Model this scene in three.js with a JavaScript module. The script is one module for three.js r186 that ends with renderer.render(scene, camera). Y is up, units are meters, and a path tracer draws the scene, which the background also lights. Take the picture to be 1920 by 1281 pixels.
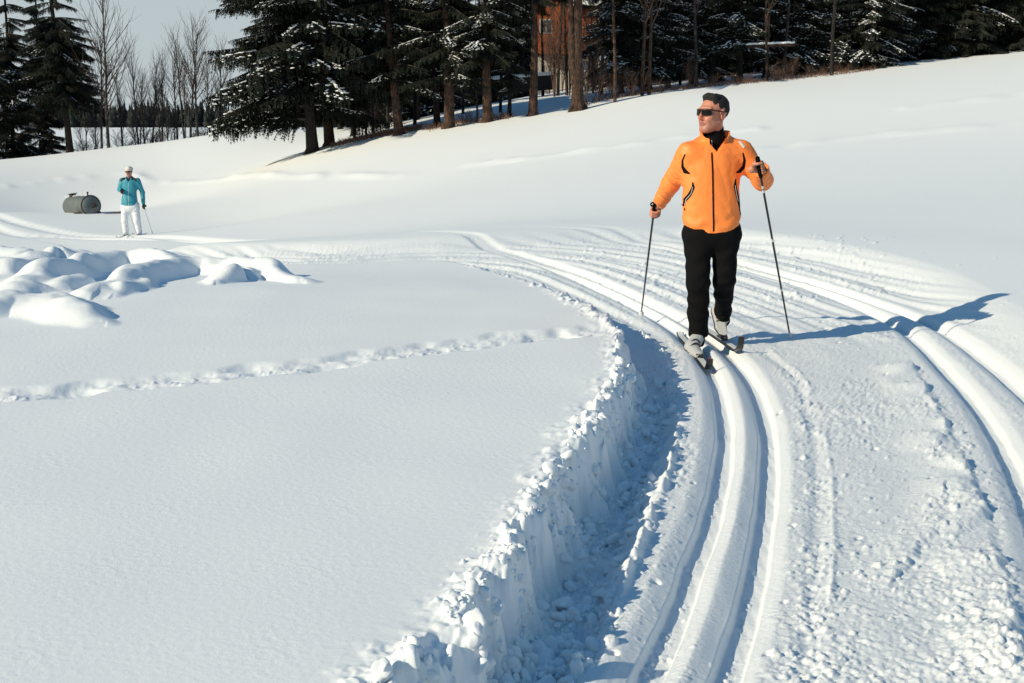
import * as THREE from 'three';
import { mergeGeometries, mergeVertices } from 'three/addons/utils/BufferGeometryUtils.js';

// ---------------------------------------------------------------- camera, sky, sun, exposure
const W0 = 1920, H0 = 1281, F = 2400, HORIZON = 215, EYE = 1.6;
const PITCH = Math.atan((H0 / 2 - HORIZON) / F);
const K = F / 2100;
const scene = new THREE.Scene();
const camera = new THREE.PerspectiveCamera(2 * Math.atan(H0 / 2 / F) * 180 / Math.PI, W0 / H0, 0.1, 6000);
camera.position.set(0, EYE, 0);
camera.rotation.x = -PITCH;
const renderer = new THREE.WebGLRenderer({ antialias: true });
renderer.toneMapping = THREE.LinearToneMapping;
renderer.toneMappingExposure = 1.04;
renderer.shadowMap.enabled = true;

const SUN_EL = 27 * Math.PI / 180, SUN_AZ = 31 * Math.PI / 180;
const sunDir = new THREE.Vector3(-Math.cos(SUN_AZ) * Math.cos(SUN_EL), Math.sin(SUN_EL), Math.sin(SUN_AZ) * Math.cos(SUN_EL));
const sun = new THREE.DirectionalLight(new THREE.Color().setRGB(1.0, 0.88, 0.64), 4.55);
sun.position.copy(sunDir).multiplyScalar(80);
sun.target.position.set(0, 0, -20); sun.position.add(sun.target.position);
sun.castShadow = true; sun.shadow.mapSize.set(4096, 4096);
Object.assign(sun.shadow.camera, { left: -70, right: 70, top: 50, bottom: -50, near: 1, far: 220 });
sun.shadow.radius = 1;
scene.add(sun, sun.target);
{ // clear winter sky: pale near the horizon, deep blue overhead
  const w = 256, h = 512, data = new Float32Array(w * h * 4);
  const stops = [[0, .49, .55, .57], [7, .46, .535, .555], [14, .27, .40, .48], [24, .12, .26, .405], [40, .05, .165, .33], [90, .026, .115, .285]];
  for (let j = 0; j < h; j++) {
    const el = ((j + .5) / h - .5) * 180; let c;
    if (el <= 0) c = [.45, .5, .53];
    else for (let k = 0; k < stops.length - 1; k++) if (el >= stops[k][0] && el <= stops[k + 1][0]) {
      let t = (el - stops[k][0]) / (stops[k + 1][0] - stops[k][0]); t = t * t * (3 - 2 * t) * .5 + t * .5;
      c = [1, 2, 3].map((q) => stops[k][q] + (stops[k + 1][q] - stops[k][q]) * t);
    }
    for (let i = 0; i < w; i++) { const o = (j * w + i) * 4; data[o] = c[0]; data[o + 1] = c[1]; data[o + 2] = c[2]; data[o + 3] = 1; }
  }
  const t = new THREE.DataTexture(data, w, h, THREE.RGBAFormat, THREE.FloatType);
  t.mapping = THREE.EquirectangularReflectionMapping; t.magFilter = t.minFilter = THREE.LinearFilter; t.needsUpdate = true;
  scene.background = t; scene.environment = t;
}

// ---------------------------------------------------------------- helpers
function rng(seed) { let s = seed >>> 0; return () => { s = (s + 0x6d2b79f5) | 0; let t = Math.imul(s ^ (s >>> 15), 1 | s); t = (t + Math.imul(t ^ (t >>> 7), 61 | t)) ^ t; return ((t ^ (t >>> 14)) >>> 0) / 4294967296; }; }
const clamp = (x, a, b) => x < a ? a : x > b ? b : x, lerp = (a, b, t) => a + (b - a) * t;
const sstep = (a, b, x) => { const t = clamp((x - a) / (b - a), 0, 1); return t * t * (3 - 2 * t); };
const PERM = new Uint8Array(512), GX = new Float32Array(256), GY = new Float32Array(256), GZ = new Float32Array(256);
{ const r = rng(77), p = [...Array(256).keys()]; for (let i = 255; i > 0; i--) { const j = Math.floor(r() * (i + 1)); [p[i], p[j]] = [p[j], p[i]]; } for (let i = 0; i < 512; i++) PERM[i] = p[i & 255];
  for (let i = 0; i < 256; i++) { const a = r() * 6.2832, z = r() * 2 - 1, q = Math.sqrt(1 - z * z); GX[i] = Math.cos(a); GY[i] = Math.sin(a); GZ[i] = z; } }
function n2(x, y) {
  const xi = Math.floor(x), yi = Math.floor(y), fx = x - xi, fy = y - yi, X = xi & 255, Y = yi & 255;
  const u = fx * fx * fx * (fx * (fx * 6 - 15) + 10), v = fy * fy * fy * (fy * (fy * 6 - 15) + 10);
  const a = PERM[PERM[X] + Y], b = PERM[PERM[X + 1] + Y], c = PERM[PERM[X] + Y + 1], d = PERM[PERM[X + 1] + Y + 1];
  const q = (g, dx, dy) => GX[g] * dx + GY[g] * dy;
  return lerp(lerp(q(a, fx, fy), q(b, fx - 1, fy), u), lerp(q(c, fx, fy - 1), q(d, fx - 1, fy - 1), u), v) * 1.4;
}
function n3(x, y, z) {
  const xi = Math.floor(x), yi = Math.floor(y), zi = Math.floor(z), fx = x - xi, fy = y - yi, fz = z - zi, X = xi & 255, Y = yi & 255, Z = zi & 255;
  const u = fx * fx * (3 - 2 * fx), v = fy * fy * (3 - 2 * fy), w = fz * fz * (3 - 2 * fz);
  const q = (i, j, k) => { const g = PERM[PERM[PERM[X + i] + Y + j] + Z + k], s = Math.sqrt(1 - GZ[g] * GZ[g]); return GX[g] * s * (fx - i) + GY[g] * s * (fy - j) + GZ[g] * (fz - k); };
  return lerp(lerp(lerp(q(0, 0, 0), q(1, 0, 0), u), lerp(q(0, 1, 0), q(1, 1, 0), u), v), lerp(lerp(q(0, 0, 1), q(1, 0, 1), u), lerp(q(0, 1, 1), q(1, 1, 1), u), v), w) * 1.5;
}
const fbm = (x, y, o = 4) => { let s = 0, a = 1, t = 0; for (let i = 0; i < o; i++) { s += a * n2(x + i * 17.3, y - i * 9.1); t += a; a *= .5; x *= 2; y *= 2; } return s / t; };
const V = (x, y, z) => new THREE.Vector3(x, y, z);
// a pixel of the photograph as a direction, then as a point at a forward distance or on a level plane
function ray(u, v) { const a = (H0 / 2 - v) / F, c = Math.cos(PITCH), s = Math.sin(PITCH); return [(u - W0 / 2) / F, a * c - s, -(a * s + c)]; }
function at(u, v, d) { const r = ray(u, v), t = d / -r[2]; return [r[0] * t, EYE + r[1] * t, -d]; }
function level(u, v, y = 0) { const r = ray(u, v), t = (y - EYE) / r[1]; return [r[0] * t, y, r[2] * t]; }

const names = new Map();
function numbered(n) { const k = names.get(n) ?? 0; names.set(n, k + 1); return k ? n + '_' + String(k).padStart(3, '0') : n; }
function tag(o, label, category, group, kind) { o.userData = { label, category }; if (group) o.userData.group = group; if (kind) o.userData.kind = kind; return o; }
function thing(name, label, category, pos = [0, 0, 0], turn = 0, group) { const o = new THREE.Group(); o.name = numbered(name); o.position.set(...pos); o.rotation.y = turn; scene.add(o); return tag(o, label, category, group); }
function part(name, geo, mat, parent, label) { const m = new THREE.Mesh(geo, mat); m.name = name; m.castShadow = m.receiveShadow = true; parent.add(m); if (label) m.userData.label = label; return m; }
function many(name, geo, mat, mats, parent, colors) {
  const m = new THREE.InstancedMesh(geo, mat, mats.length); m.name = name; m.castShadow = m.receiveShadow = true;
  const a = m.instanceMatrix.array; mats.forEach((q, i) => q.toArray(a, i * 16));
  if (colors) colors.forEach((c, i) => m.setColorAt(i, c));
  m.userData.kind = 'stuff'; parent.add(m); return m;
}
const lin = (r, g, b) => new THREE.Color().setRGB(r, g, b);
const mat = (r, g, b, rough = .8, extra = {}) => new THREE.MeshStandardMaterial({ color: lin(r, g, b), roughness: rough, ...extra });
function noiseTex(size, fn, rep = 1, color = false) {
  const d = new Uint8Array(size * size * 4);
  for (let j = 0; j < size; j++) for (let i = 0; i < size; i++) { const c = fn(i / size, j / size, i, j), o = (j * size + i) * 4, a = Array.isArray(c) ? c : [c, c, c]; for (let k = 0; k < 3; k++) d[o + k] = clamp(a[k] * 255, 0, 255); d[o + 3] = 255; }
  const t = new THREE.DataTexture(d, size, size); t.wrapS = t.wrapT = THREE.RepeatWrapping; t.magFilter = THREE.LinearFilter; t.minFilter = THREE.LinearMipmapLinearFilter; t.generateMipmaps = true; t.repeat.set(rep, rep); if (color) t.colorSpace = THREE.SRGBColorSpace; t.needsUpdate = true; return t;
}
// periodic noise: blends four shifted copies so that the tile joins
const tile = (f, s) => (u, v) => { const x = u * s, y = v * s; return f(x, y) * (1 - u) * (1 - v) + f(x - s, y) * u * (1 - v) + f(x, y - s) * (1 - u) * v + f(x - s, y - s) * u * v; };
const snowGrain = (() => { const a = tile((x, y) => fbm(x, y, 4), 22), r = rng(5); return noiseTex(1024, (u, v) => .5 + a(u, v) * .5 + (r() - .5) * .16, 1); })();
const M = {};
M.snow = mat(.82, .853, .875, .8, { bumpMap: (() => { const t = snowGrain.clone(); t.repeat.set(1.6, 1.6); return t; })(), bumpScale: .0025 });
M.trail = mat(.82, .853, .875, .75, { bumpMap: (() => { const t = snowGrain.clone(); t.repeat.set(2.3, 2.3); return t; })(), bumpScale: .006 });
M.treeSnow = mat(.84, .86, .875, .85);
const clothBump = noiseTex(256, (u, v, i, j) => .5 + .25 * Math.sin(i * Math.PI / 4) * Math.sin(j * Math.PI / 4), 1);

// a tube of few sides through points with radii
function tube(pts, radii, sides = 5, out = { p: [], n: [], i: [] }, cap = true) {
  const base0 = out.p.length / 3; let side = null;
  const N = pts.length, T = new THREE.Vector3(), B = new THREE.Vector3(), A = new THREE.Vector3();
  for (let k = 0; k < N; k++) {
    const a = pts[Math.max(0, k - 1)], b = pts[Math.min(N - 1, k + 1)];
    T.set(b[0] - a[0], b[1] - a[1], b[2] - a[2]).normalize();
    if (!side) { side = Math.abs(T.y) > .9 ? V(1, 0, 0) : V(0, 1, 0); }
    side.addScaledVector(T, -side.dot(T)).normalize(); B.crossVectors(T, side);
    for (let s = 0; s < sides; s++) {
      const q = s / sides * 6.28318, c = Math.cos(q), w = Math.sin(q); A.copy(side).multiplyScalar(c).addScaledVector(B, w);
      out.p.push(pts[k][0] + A.x * radii[k], pts[k][1] + A.y * radii[k], pts[k][2] + A.z * radii[k]); out.n.push(A.x, A.y, A.z);
    }
  }
  for (let k = 0; k < N - 1; k++) for (let s = 0; s < sides; s++) { const a = base0 + k * sides + s, b = base0 + k * sides + (s + 1) % sides, c = a + sides, d = b + sides; out.i.push(a, b, d, a, d, c); }
  if (cap) for (const [k, f] of [[0, 1], [N - 1, 0]]) { for (let s = 1; s < sides - 1; s++) { const a = base0 + k * sides; f ? out.i.push(a, a + s + 1, a + s) : out.i.push(a, a + s, a + s + 1); } }
  return out;
}
function geoOf(o, uv) {
  const g = new THREE.BufferGeometry(); g.setAttribute('position', new THREE.Float32BufferAttribute(o.p, 3));
  if (o.n && o.n.length) g.setAttribute('normal', new THREE.Float32BufferAttribute(o.n, 3));
  if (o.c && o.c.length) g.setAttribute('color', new THREE.Float32BufferAttribute(o.c, 3));
  g.setIndex(o.i); if (!o.n || !o.n.length) g.computeVertexNormals();
  const n = o.p.length / 3, t = new Float32Array(n * 2); for (let i = 0; i < n; i++) { t[i * 2] = o.p[i * 3] + o.p[i * 3 + 2] * .7; t[i * 2 + 1] = o.p[i * 3 + 1] + o.p[i * 3 + 2] * .3; }
  g.setAttribute('uv', new THREE.BufferAttribute(t, 2)); return g;
}
const tubeGeo = (pts, radii, sides = 10) => geoOf(tube(pts, radii, sides));

// surface nets: a mesh of the zero level of f inside a box
function nets(f, lo, hi, h) {
  const nx = Math.ceil((hi[0] - lo[0]) / h) + 1, ny = Math.ceil((hi[1] - lo[1]) / h) + 1, nz = Math.ceil((hi[2] - lo[2]) / h) + 1, val = new Float32Array(nx * ny * nz), id = new Int32Array(nx * ny * nz).fill(-1);
  const I = (i, j, k) => (k * ny + j) * nx + i;
  for (let k = 0; k < nz; k++) for (let j = 0; j < ny; j++) for (let i = 0; i < nx; i++) val[I(i, j, k)] = f(lo[0] + i * h, lo[1] + j * h, lo[2] + k * h);
  const p = [], nn = [], ix = [];
  for (let k = 0; k < nz - 1; k++) for (let j = 0; j < ny - 1; j++) for (let i = 0; i < nx - 1; i++) {
    let c = 0, sx = 0, sy = 0, sz = 0;
    const v = [val[I(i, j, k)], val[I(i + 1, j, k)], val[I(i, j + 1, k)], val[I(i + 1, j + 1, k)], val[I(i, j, k + 1)], val[I(i + 1, j, k + 1)], val[I(i, j + 1, k + 1)], val[I(i + 1, j + 1, k + 1)]];
    let neg = 0; for (let q = 0; q < 8; q++) if (v[q] < 0) neg++; if (!neg || neg === 8) continue;
    for (let q = 0; q < 8; q++) for (let b = 1; b < 8; b <<= 1) if (!(q & b)) { const r = q | b; if ((v[q] < 0) !== (v[r] < 0)) { const t = v[q] / (v[q] - v[r]); sx += (q & 1) + (b === 1 ? t : 0); sy += ((q >> 1) & 1) + (b === 2 ? t : 0); sz += ((q >> 2) & 1) + (b === 4 ? t : 0); c++; } }
    const x = lo[0] + (i + sx / c) * h, y = lo[1] + (j + sy / c) * h, z = lo[2] + (k + sz / c) * h, e = h * .5;
    let gx = f(x + e, y, z) - f(x - e, y, z), gy = f(x, y + e, z) - f(x, y - e, z), gz = f(x, y, z + e) - f(x, y, z - e); const l = Math.hypot(gx, gy, gz) || 1;
    id[I(i, j, k)] = p.length / 3; p.push(x, y, z); nn.push(gx / l, gy / l, gz / l);
  }
  const quad = (a, b, c, d, flip) => { if (a < 0 || b < 0 || c < 0 || d < 0) return; flip ? ix.push(a, c, b, a, d, c) : ix.push(a, b, c, a, c, d); };
  for (let k = 1; k < nz - 1; k++) for (let j = 1; j < ny - 1; j++) for (let i = 1; i < nx - 1; i++) {
    const o = val[I(i, j, k)] < 0;
    if (o !== val[I(i + 1, j, k)] < 0) quad(id[I(i, j - 1, k - 1)], id[I(i, j, k - 1)], id[I(i, j, k)], id[I(i, j - 1, k)], !o);
    if (o !== val[I(i, j + 1, k)] < 0) quad(id[I(i - 1, j, k - 1)], id[I(i - 1, j, k)], id[I(i, j, k)], id[I(i, j, k - 1)], !o);
    if (o !== val[I(i, j, k + 1)] < 0) quad(id[I(i - 1, j - 1, k)], id[I(i, j - 1, k)], id[I(i, j, k)], id[I(i - 1, j, k)], !o);
  }
  return geoOf({ p, n: nn, i: ix });
}
const smin = (a, b, k) => { const h = clamp(.5 + .5 * (b - a) / k, 0, 1); return b + (a - b) * h - k * h * (1 - h); };
function cap3(x, y, z, a, b, ra, rb) {
  const bx = b[0] - a[0], by = b[1] - a[1], bz = b[2] - a[2], px = x - a[0], py = y - a[1], pz = z - a[2];
  const t = clamp((px * bx + py * by + pz * bz) / (bx * bx + by * by + bz * bz), 0, 1), dx = px - bx * t, dy = py - by * t, dz = pz - bz * t;
  return Math.sqrt(dx * dx + dy * dy + dz * dz) - (ra + (rb - ra) * t);
}
function ell(x, y, z, c, r) { const a = (x - c[0]) / r[0], b = (y - c[1]) / r[1], d = (z - c[2]) / r[2], k = Math.sqrt(a * a + b * b + d * d); return (k - 1) * Math.min(r[0], r[1], r[2]); }
// ---------------------------------------------------------------- terrain: the undisturbed slope as a thin-plate surface through measured points
const ctrl = [];
for (const x of [-7, -3.5, 0, 3.5, 7]) for (const d of [.5, 4, 8, 11.5]) ctrl.push([x, d, x > 5 && d > 7 ? .12 : 0]);
const far = [[860, 453, 13.8], [1000, 432, 15.5], [1200, 424, 16], [1450, 440, 14.6], [1700, 480, 12.2], [1950, 490, 11.6], [600, 459, 17], [400, 463, 22], [245, 447, 28.4], [100, 430, 33], [0, 400, 38], [-200, 362, 45],
  [420, 421, 33], [600, 402, 28], [600, 352, 38], [850, 345, 32], [1200, 320, 29], [1600, 290, 29], [2000, 260, 29], [150, 406, 45], [320, 385, 42], [300, 325, 55], [0, 310, 65], [130, 297, 65], [205, 281, 64], [330, 264, 62], [420, 250, 62], [-200, 330, 65],
  [590, 285, 47], [750, 257, 46], [830, 243, 46], [1000, 218, 46], [1085, 206, 46], [1210, 184, 46], [1350, 167, 47], [1500, 152, 48], [1700, 126, 50], [1920, 97, 52], [2200, 60, 54],
  [900, 198, 58], [1050, 180, 58], [1060, 168, 68], [700, 242, 60], [600, 262, 58]];
for (const [u, v, d] of far) { const p = at(u, v, d * K); ctrl.push([p[0], d * K, p[1]]); }
for (const [x, d, y] of [[-40, 84, -3.4], [-28, 84, -3.2], [-16, 84, -2.4], [-40, 100, -6.2], [-20, 100, -6], [0, 84, 2.4], [24, 84, 5.5], [44, 84, 7.5], [0, 105, 2.4], [40, 105, 8], [-30, 10, 0], [30, 8, 1], [-32, 30, -1.6], [32, 30, 2.6], [-45, 60, -1.4]]) ctrl.push([x, d, y]);
const tps = (() => {
  const n = ctrl.length, m = n + 3, A = Array.from({ length: m }, () => new Float64Array(m + 1)), phi = (r2) => r2 < 1e-9 ? 0 : .5 * r2 * Math.log(r2);
  for (let i = 0; i < n; i++) { for (let j = 0; j < n; j++) A[i][j] = phi((ctrl[i][0] - ctrl[j][0]) ** 2 + (ctrl[i][1] - ctrl[j][1]) ** 2); A[i][i] += .6; A[i][n] = A[n][i] = 1; A[i][n + 1] = A[n + 1][i] = ctrl[i][0]; A[i][n + 2] = A[n + 2][i] = ctrl[i][1]; A[i][m] = ctrl[i][2]; }
  for (let c = 0; c < m; c++) { let b = c; for (let r = c + 1; r < m; r++) if (Math.abs(A[r][c]) > Math.abs(A[b][c])) b = r;[A[c], A[b]] = [A[b], A[c]]; for (let r = c + 1; r < m; r++) { const f = A[r][c] / A[c][c]; if (f) for (let k = c; k <= m; k++) A[r][k] -= f * A[c][k]; } }
  const w = new Float64Array(m); for (let r = m - 1; r >= 0; r--) { let s = A[r][m]; for (let k = r + 1; k < m; k++) s -= A[r][k] * w[k]; w[r] = s / A[r][r]; }
  const X = Float64Array.from(ctrl, (c) => c[0]), D = Float64Array.from(ctrl, (c) => c[1]);
  return (x, d) => { let s = w[n] + w[n + 1] * x + w[n + 2] * d; for (let i = 0; i < n; i++) { const a = x - X[i], b = d - D[i], q = a * a + b * b; if (q > 1e-9) s += w[i] * .5 * q * Math.log(q); } return s; };
})();
// lines on the ground, given as picture points on the slope, smoothed, with a quick nearest-point search
function onSlope(u, v, lift = 0) {
  const r = ray(u, v), tx = r[0] / -r[2], ty = r[1] / -r[2], h = (d) => EYE + ty * d - tps(tx * d, d) - lift; let a = 1.5, b = a;
  while (h(b) > 0 && b < 74) { a = b; b *= 1.03; }
  for (let k = 0; k < 24; k++) { const m = (a + b) / 2; h(m) > 0 ? a = m : b = m; }
  return [tx * a, a];
}
function line(px, lift = 0, reach = 1, world) {
  const P = world ? px : px.map(([u, v]) => onSlope(u, v, lift)), c = new THREE.CatmullRomCurve3(P.map(([x, d]) => V(x, 0, d)), false, 'centripetal'), N = (P.length - 1) * 6, q = c.getPoints(N);
  const X = Float64Array.from(q, (a) => a.x), D = Float64Array.from(q, (a) => a.z);
  let x0 = 1e9, x1 = -1e9, d0 = 1e9, d1 = -1e9; for (let i = 0; i <= N; i++) { x0 = Math.min(x0, X[i]); x1 = Math.max(x1, X[i]); d0 = Math.min(d0, D[i]); d1 = Math.max(d1, D[i]); }
  const GR = 10, G = []; for (let a = 0; a < N; a += GR) { const b = Math.min(N, a + GR), m = (a + b) >> 1; let R = 0; for (let i = a; i <= b; i++) R = Math.max(R, Math.hypot(X[i] - X[m], D[i] - D[m])); G.push([a, b, X[m], D[m], R]); }
  let lastG = 0; const res = { dist: 1e9, sign: 1, s: 0 };
  return { X, D, N, res, len: N, hit(x, d) {
    res.dist = 1e9;
    if (x < x0 - reach || x > x1 + reach || d < d0 - reach || d > d1 + reach) return res;
    let best = 1e18, bg = lastG;
    for (let k = -1; k < G.length; k++) { if (k === lastG && k >= 0 && best < 1e17) continue; const g = G[k < 0 ? lastG : k]; if (k >= 0) { const q = Math.hypot(x - g[2], d - g[3]) - g[4]; if (q > 0 && q * q >= best) continue; } for (let i = g[0]; i < g[1]; i++) { const ax = X[i], ad = D[i], bx = X[i + 1] - ax, bd = D[i + 1] - ad, px = x - ax, pd = d - ad, t = clamp((px * bx + pd * bd) / (bx * bx + bd * bd + 1e-12), 0, 1), ex = px - bx * t, ed = pd - bd * t, q = ex * ex + ed * ed; if (q < best) { best = q; bg = k < 0 ? lastG : k; res.sign = bx * pd - bd * px; res.s = (i + t) / N; } } } lastG = bg;
    res.dist = Math.sqrt(best); res.sign = res.sign > 0 ? 1 : -1; return res;
  } };
}
// wall top: field (left) is on the positive side when walked from the camera outwards
const EDGE = line([[480, 1560], [600, 1400], [720, 1262], [802, 1200], [856, 1145], [905, 1075], [952, 1024], [985, 965], [1036, 872], [1085, 800], [1135, 735], [1160, 680], [1163, 640], [1150, 608], [1125, 588], [1095, 568], [1040, 540], [960, 500], [870, 470], [780, 464], [680, 470], [560, 472], [440, 472], [320, 466], [220, 462], [120, 448], [20, 432], [-120, 400], [-260, 372]], .24, 60);
const BANK = line([[-260, 350], [-120, 365], [-10, 385], [60, 412], [130, 432], [230, 442], [300, 450], [420, 452], [600, 448], [780, 441], [1000, 429], [1200, 421], [1300, 420], [1400, 428], [1560, 452], [1700, 482], [1790, 512], [1870, 556], [1960, 610], [2150, 740]], .16, 60);
const grooves = [
  line([[1130, 1400], [1180, 1320], [1225, 1235], [1272, 1130], [1300, 1050], [1320, 1000], [1342, 925], [1356, 850], [1358, 790], [1350, 735], [1334, 690], [1300, 645], [1240, 598], [1150, 552], [1050, 508], [950, 476], [860, 457], [760, 452]], 0, .3),
  line([[1285, 1400], [1325, 1330], [1365, 1250], [1398, 1140], [1420, 1040], [1435, 950], [1441, 870], [1438, 800], [1424, 745], [1395, 690], [1345, 640], [1270, 592], [1180, 548], [1080, 508], [980, 478], [880, 457], [780, 450]], 0, .3),
  line([[1990, 1200], [1965, 1060], [1925, 930], [1880, 830], [1830, 752], [1760, 675], [1690, 612], [1600, 568], [1500, 532], [1400, 503], [1300, 478], [1180, 456], [1060, 446], [900, 442], [760, 446]], 0, .3),
  line([[2100, 930], [2000, 810], [1920, 735], [1850, 675], [1760, 612], [1660, 572], [1550, 536], [1450, 508], [1340, 480], [1230, 456], [1100, 442], [900, 438], [760, 444]], 0, .3),
];
const farTrack = [line([[-80, 398], [30, 440], [120, 447], [230, 452], [400, 458], [620, 455]], 0, .4), line([[-80, 385], [20, 415], [110, 438], [230, 447], [400, 455], [620, 451]], 0, .4)];
const CORD = line([[1010, 1340], [1060, 1270], [1105, 1190], [1150, 1120], [1190, 1040], [1222, 960], [1250, 890], [1266, 820], [1268, 760], [1256, 700], [1235, 650], [1200, 620]], .02, .25);
const RIBS = [line([[1470, 1320], [1500, 1230], [1525, 1120], [1528, 1000], [1520, 900], [1515, 820], [1500, 740], [1470, 690]], 0, .25), line([[1965, 1330], [1915, 1210], [1885, 1080], [1855, 980], [1825, 900], [1790, 830], [1750, 750], [1715, 690]], 0, .3), line([[1690, 1075], [1730, 1030], [1762, 985], [1770, 930]], 0, .25), line([[1370, 1180], [1330, 1320]], 0, .2)];
const FURROW = line([[1560, 1330], [1556, 1200], [1562, 1050], [1560, 900], [1540, 790], [1500, 700], [1450, 660]], 0, .2);
const FOOTPATH = line([[-120, 742], [0, 727], [100, 722], [210, 708], [330, 700], [470, 682], [560, 676], [700, 655], [830, 640], [960, 622], [1060, 616], [1130, 606]], .26, .4);
const FARLINES = [line([[250, 331], [420, 337], [560, 331], [760, 332]], 0, 1.5), line([[0, 352], [120, 338], [260, 326]], 0, 1.5), line([[880, 312], [1060, 292], [1280, 260], [1420, 245]], 0, 1.5), line([[1700, 205], [1920, 178]], 0, 1.5), line([[1300, 300], [1600, 262], [1930, 232]], 0, 1.5)];
// wind-shaped mounds on the left: picture point of the foot, half widths in metres across and along the view, height, turn
const MOUNDS = [
  [[[-60, 490], [20, 484], [70, 476], [115, 466], [148, 470]], .4, .15], [[[-80, 462], [10, 461], [48, 463]], .32, .08], [[[30, 545], [110, 508], [170, 484], [226, 474], [290, 474], [350, 484]], .4, .17],
  [[[190, 545], [250, 516], [310, 498], [379, 487], [440, 490], [500, 500], [562, 515]], .3, .15], [[[405, 525], [443, 507], [468, 514]], .22, .12], [[[-70, 598], [30, 572], [100, 582], [175, 602]], .42, .11], [[[85, 546], [150, 526]], .2, .08], [[[222, 552], [285, 528]], .2, .09], [[[300, 462], [400, 466], [450, 472]], .3, .05], [[[60, 520], [105, 510]], .2, .08], [[[150, 560], [205, 545]], .2, .06], [[[20, 555], [70, 545]], .22, .07], [[[255, 500], [300, 490]], .2, .07],
].map(([px, w, h]) => ({ L: line(px, .2 + h * .42, w * 1.3), w, h }));
// lumps of snow: half spheres kept in a grid of cells
const lumpGrid = new Map(), CELL = .2;
function lump(x, d, r, h) { const k = (Math.floor(x / CELL) + 500) * 4096 + Math.floor(d / CELL); let a = lumpGrid.get(k); if (!a) lumpGrid.set(k, a = []); a.push(x, d, r, h, Math.sin(x * 917 + d * 331) * 3); }
function lumps(x, d) {
  let m = 0; const cx = Math.floor(x / CELL) + 500, cd = Math.floor(d / CELL);
  for (let i = -1; i <= 1; i++) for (let j = -1; j <= 1; j++) { const a = lumpGrid.get((cx + i) * 4096 + cd + j); if (a) for (let k = 0; k < a.length; k += 5) { const dx = x - a[k], dd = d - a[k + 1], c = Math.cos(a[k + 4]), s = Math.sin(a[k + 4]), ex = (dx * c + dd * s) * 1.25, ey = dd * c - dx * s, q = (ex * ex + ey * ey) / (a[k + 2] * a[k + 2]); if (q < 1) m = Math.max(m, a[k + 3] * Math.min(1, 1.5 * Math.sqrt(1 - q)) * (.8 + .5 * n2(x * 55, d * 55))); } }
  return m;
}
{
  const r = rng(11), along = (L, n, spread, rmin, rmax, side = 0, t0 = 0, t1 = 1) => { for (let k = 0; k < n; k++) { const t = (t0 + r() * (t1 - t0)) * L.N, i = Math.min(L.N - 1, Math.floor(t)), f = t - i, ax = lerp(L.X[i], L.X[i + 1], f), ad = lerp(L.D[i], L.D[i + 1], f), tx = L.X[i + 1] - L.X[i], td = L.D[i + 1] - L.D[i], l = Math.hypot(tx, td), o = side + (r() + r() + r() - 1.5) * spread, R = rmin + (rmax - rmin) * r() ** 2.5; if (n2(ax * 2.6 + o * 2, ad * 2.6) + .6 * n2(ax * 7, ad * 7) < -.25 + .5 * r()) continue; lump(ax - td / l * o, ad + tx / l * o, R, R * (.4 + .45 * r())); } };
  along(EDGE, 3200, .065, .006, .03, -.015, .01, .52);       // crumbs on the lip
  along(EDGE, 110, .08, .004, .012, .07, .02, .52);
  along(EDGE, 3600, .15, .008, .042, -.15, .01, .44);      // rubble in the trench
  along(EDGE, 450, .1, .012, .035, 0, .5, .66);
  along(CORD, 700, .04, .006, .02, 0);
  along(CORD, 260, .16, .005, .014, -.1);
  along(RIBS[0], 1100, .08, .005, .02); along(RIBS[0], 500, .3, .005, .014);
  along(RIBS[1], 1100, .2, .005, .026); along(RIBS[1], 450, .5, .004, .014, .2);
  along(RIBS[2], 120, .1, .005, .022); along(RIBS[3], 120, .05, .005, .014);
  along(FURROW, 160, .2, .004, .01, .1);
  along(FOOTPATH, 800, .12, .005, .014);
  for (const L of grooves.slice(0, 2)) along(L, 160, .012, .004, .011);
  // crust over the groomed middle and the strip behind the man
  for (let k = 0; k < 2200; k++) { const v = 470 + r() * 830, u = lerp(1470, 1900, r()), [x, d] = level(u, v).filter((_, i) => i !== 1); const R = .004 + .012 * r() ** 4; lump(x, -d, R, R * (.4 + .5 * r())); }
  for (let k = 0; k < 1500; k++) { const v = 445 + r() * 120, u = lerp(1080, 1660, r()), [x, , d] = level(u, v); const R = .01 + .03 * r() ** 3; lump(x, -d, R, R * .55); }
  for (let k = 0; k < 420; k++) { const v = 560 + r() * 760, u = lerp(1190, 1300, r()), [x, , d] = level(u, v); const R = .004 + .01 * r() ** 2; lump(x, -d, R, R * .7); }
}
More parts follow.
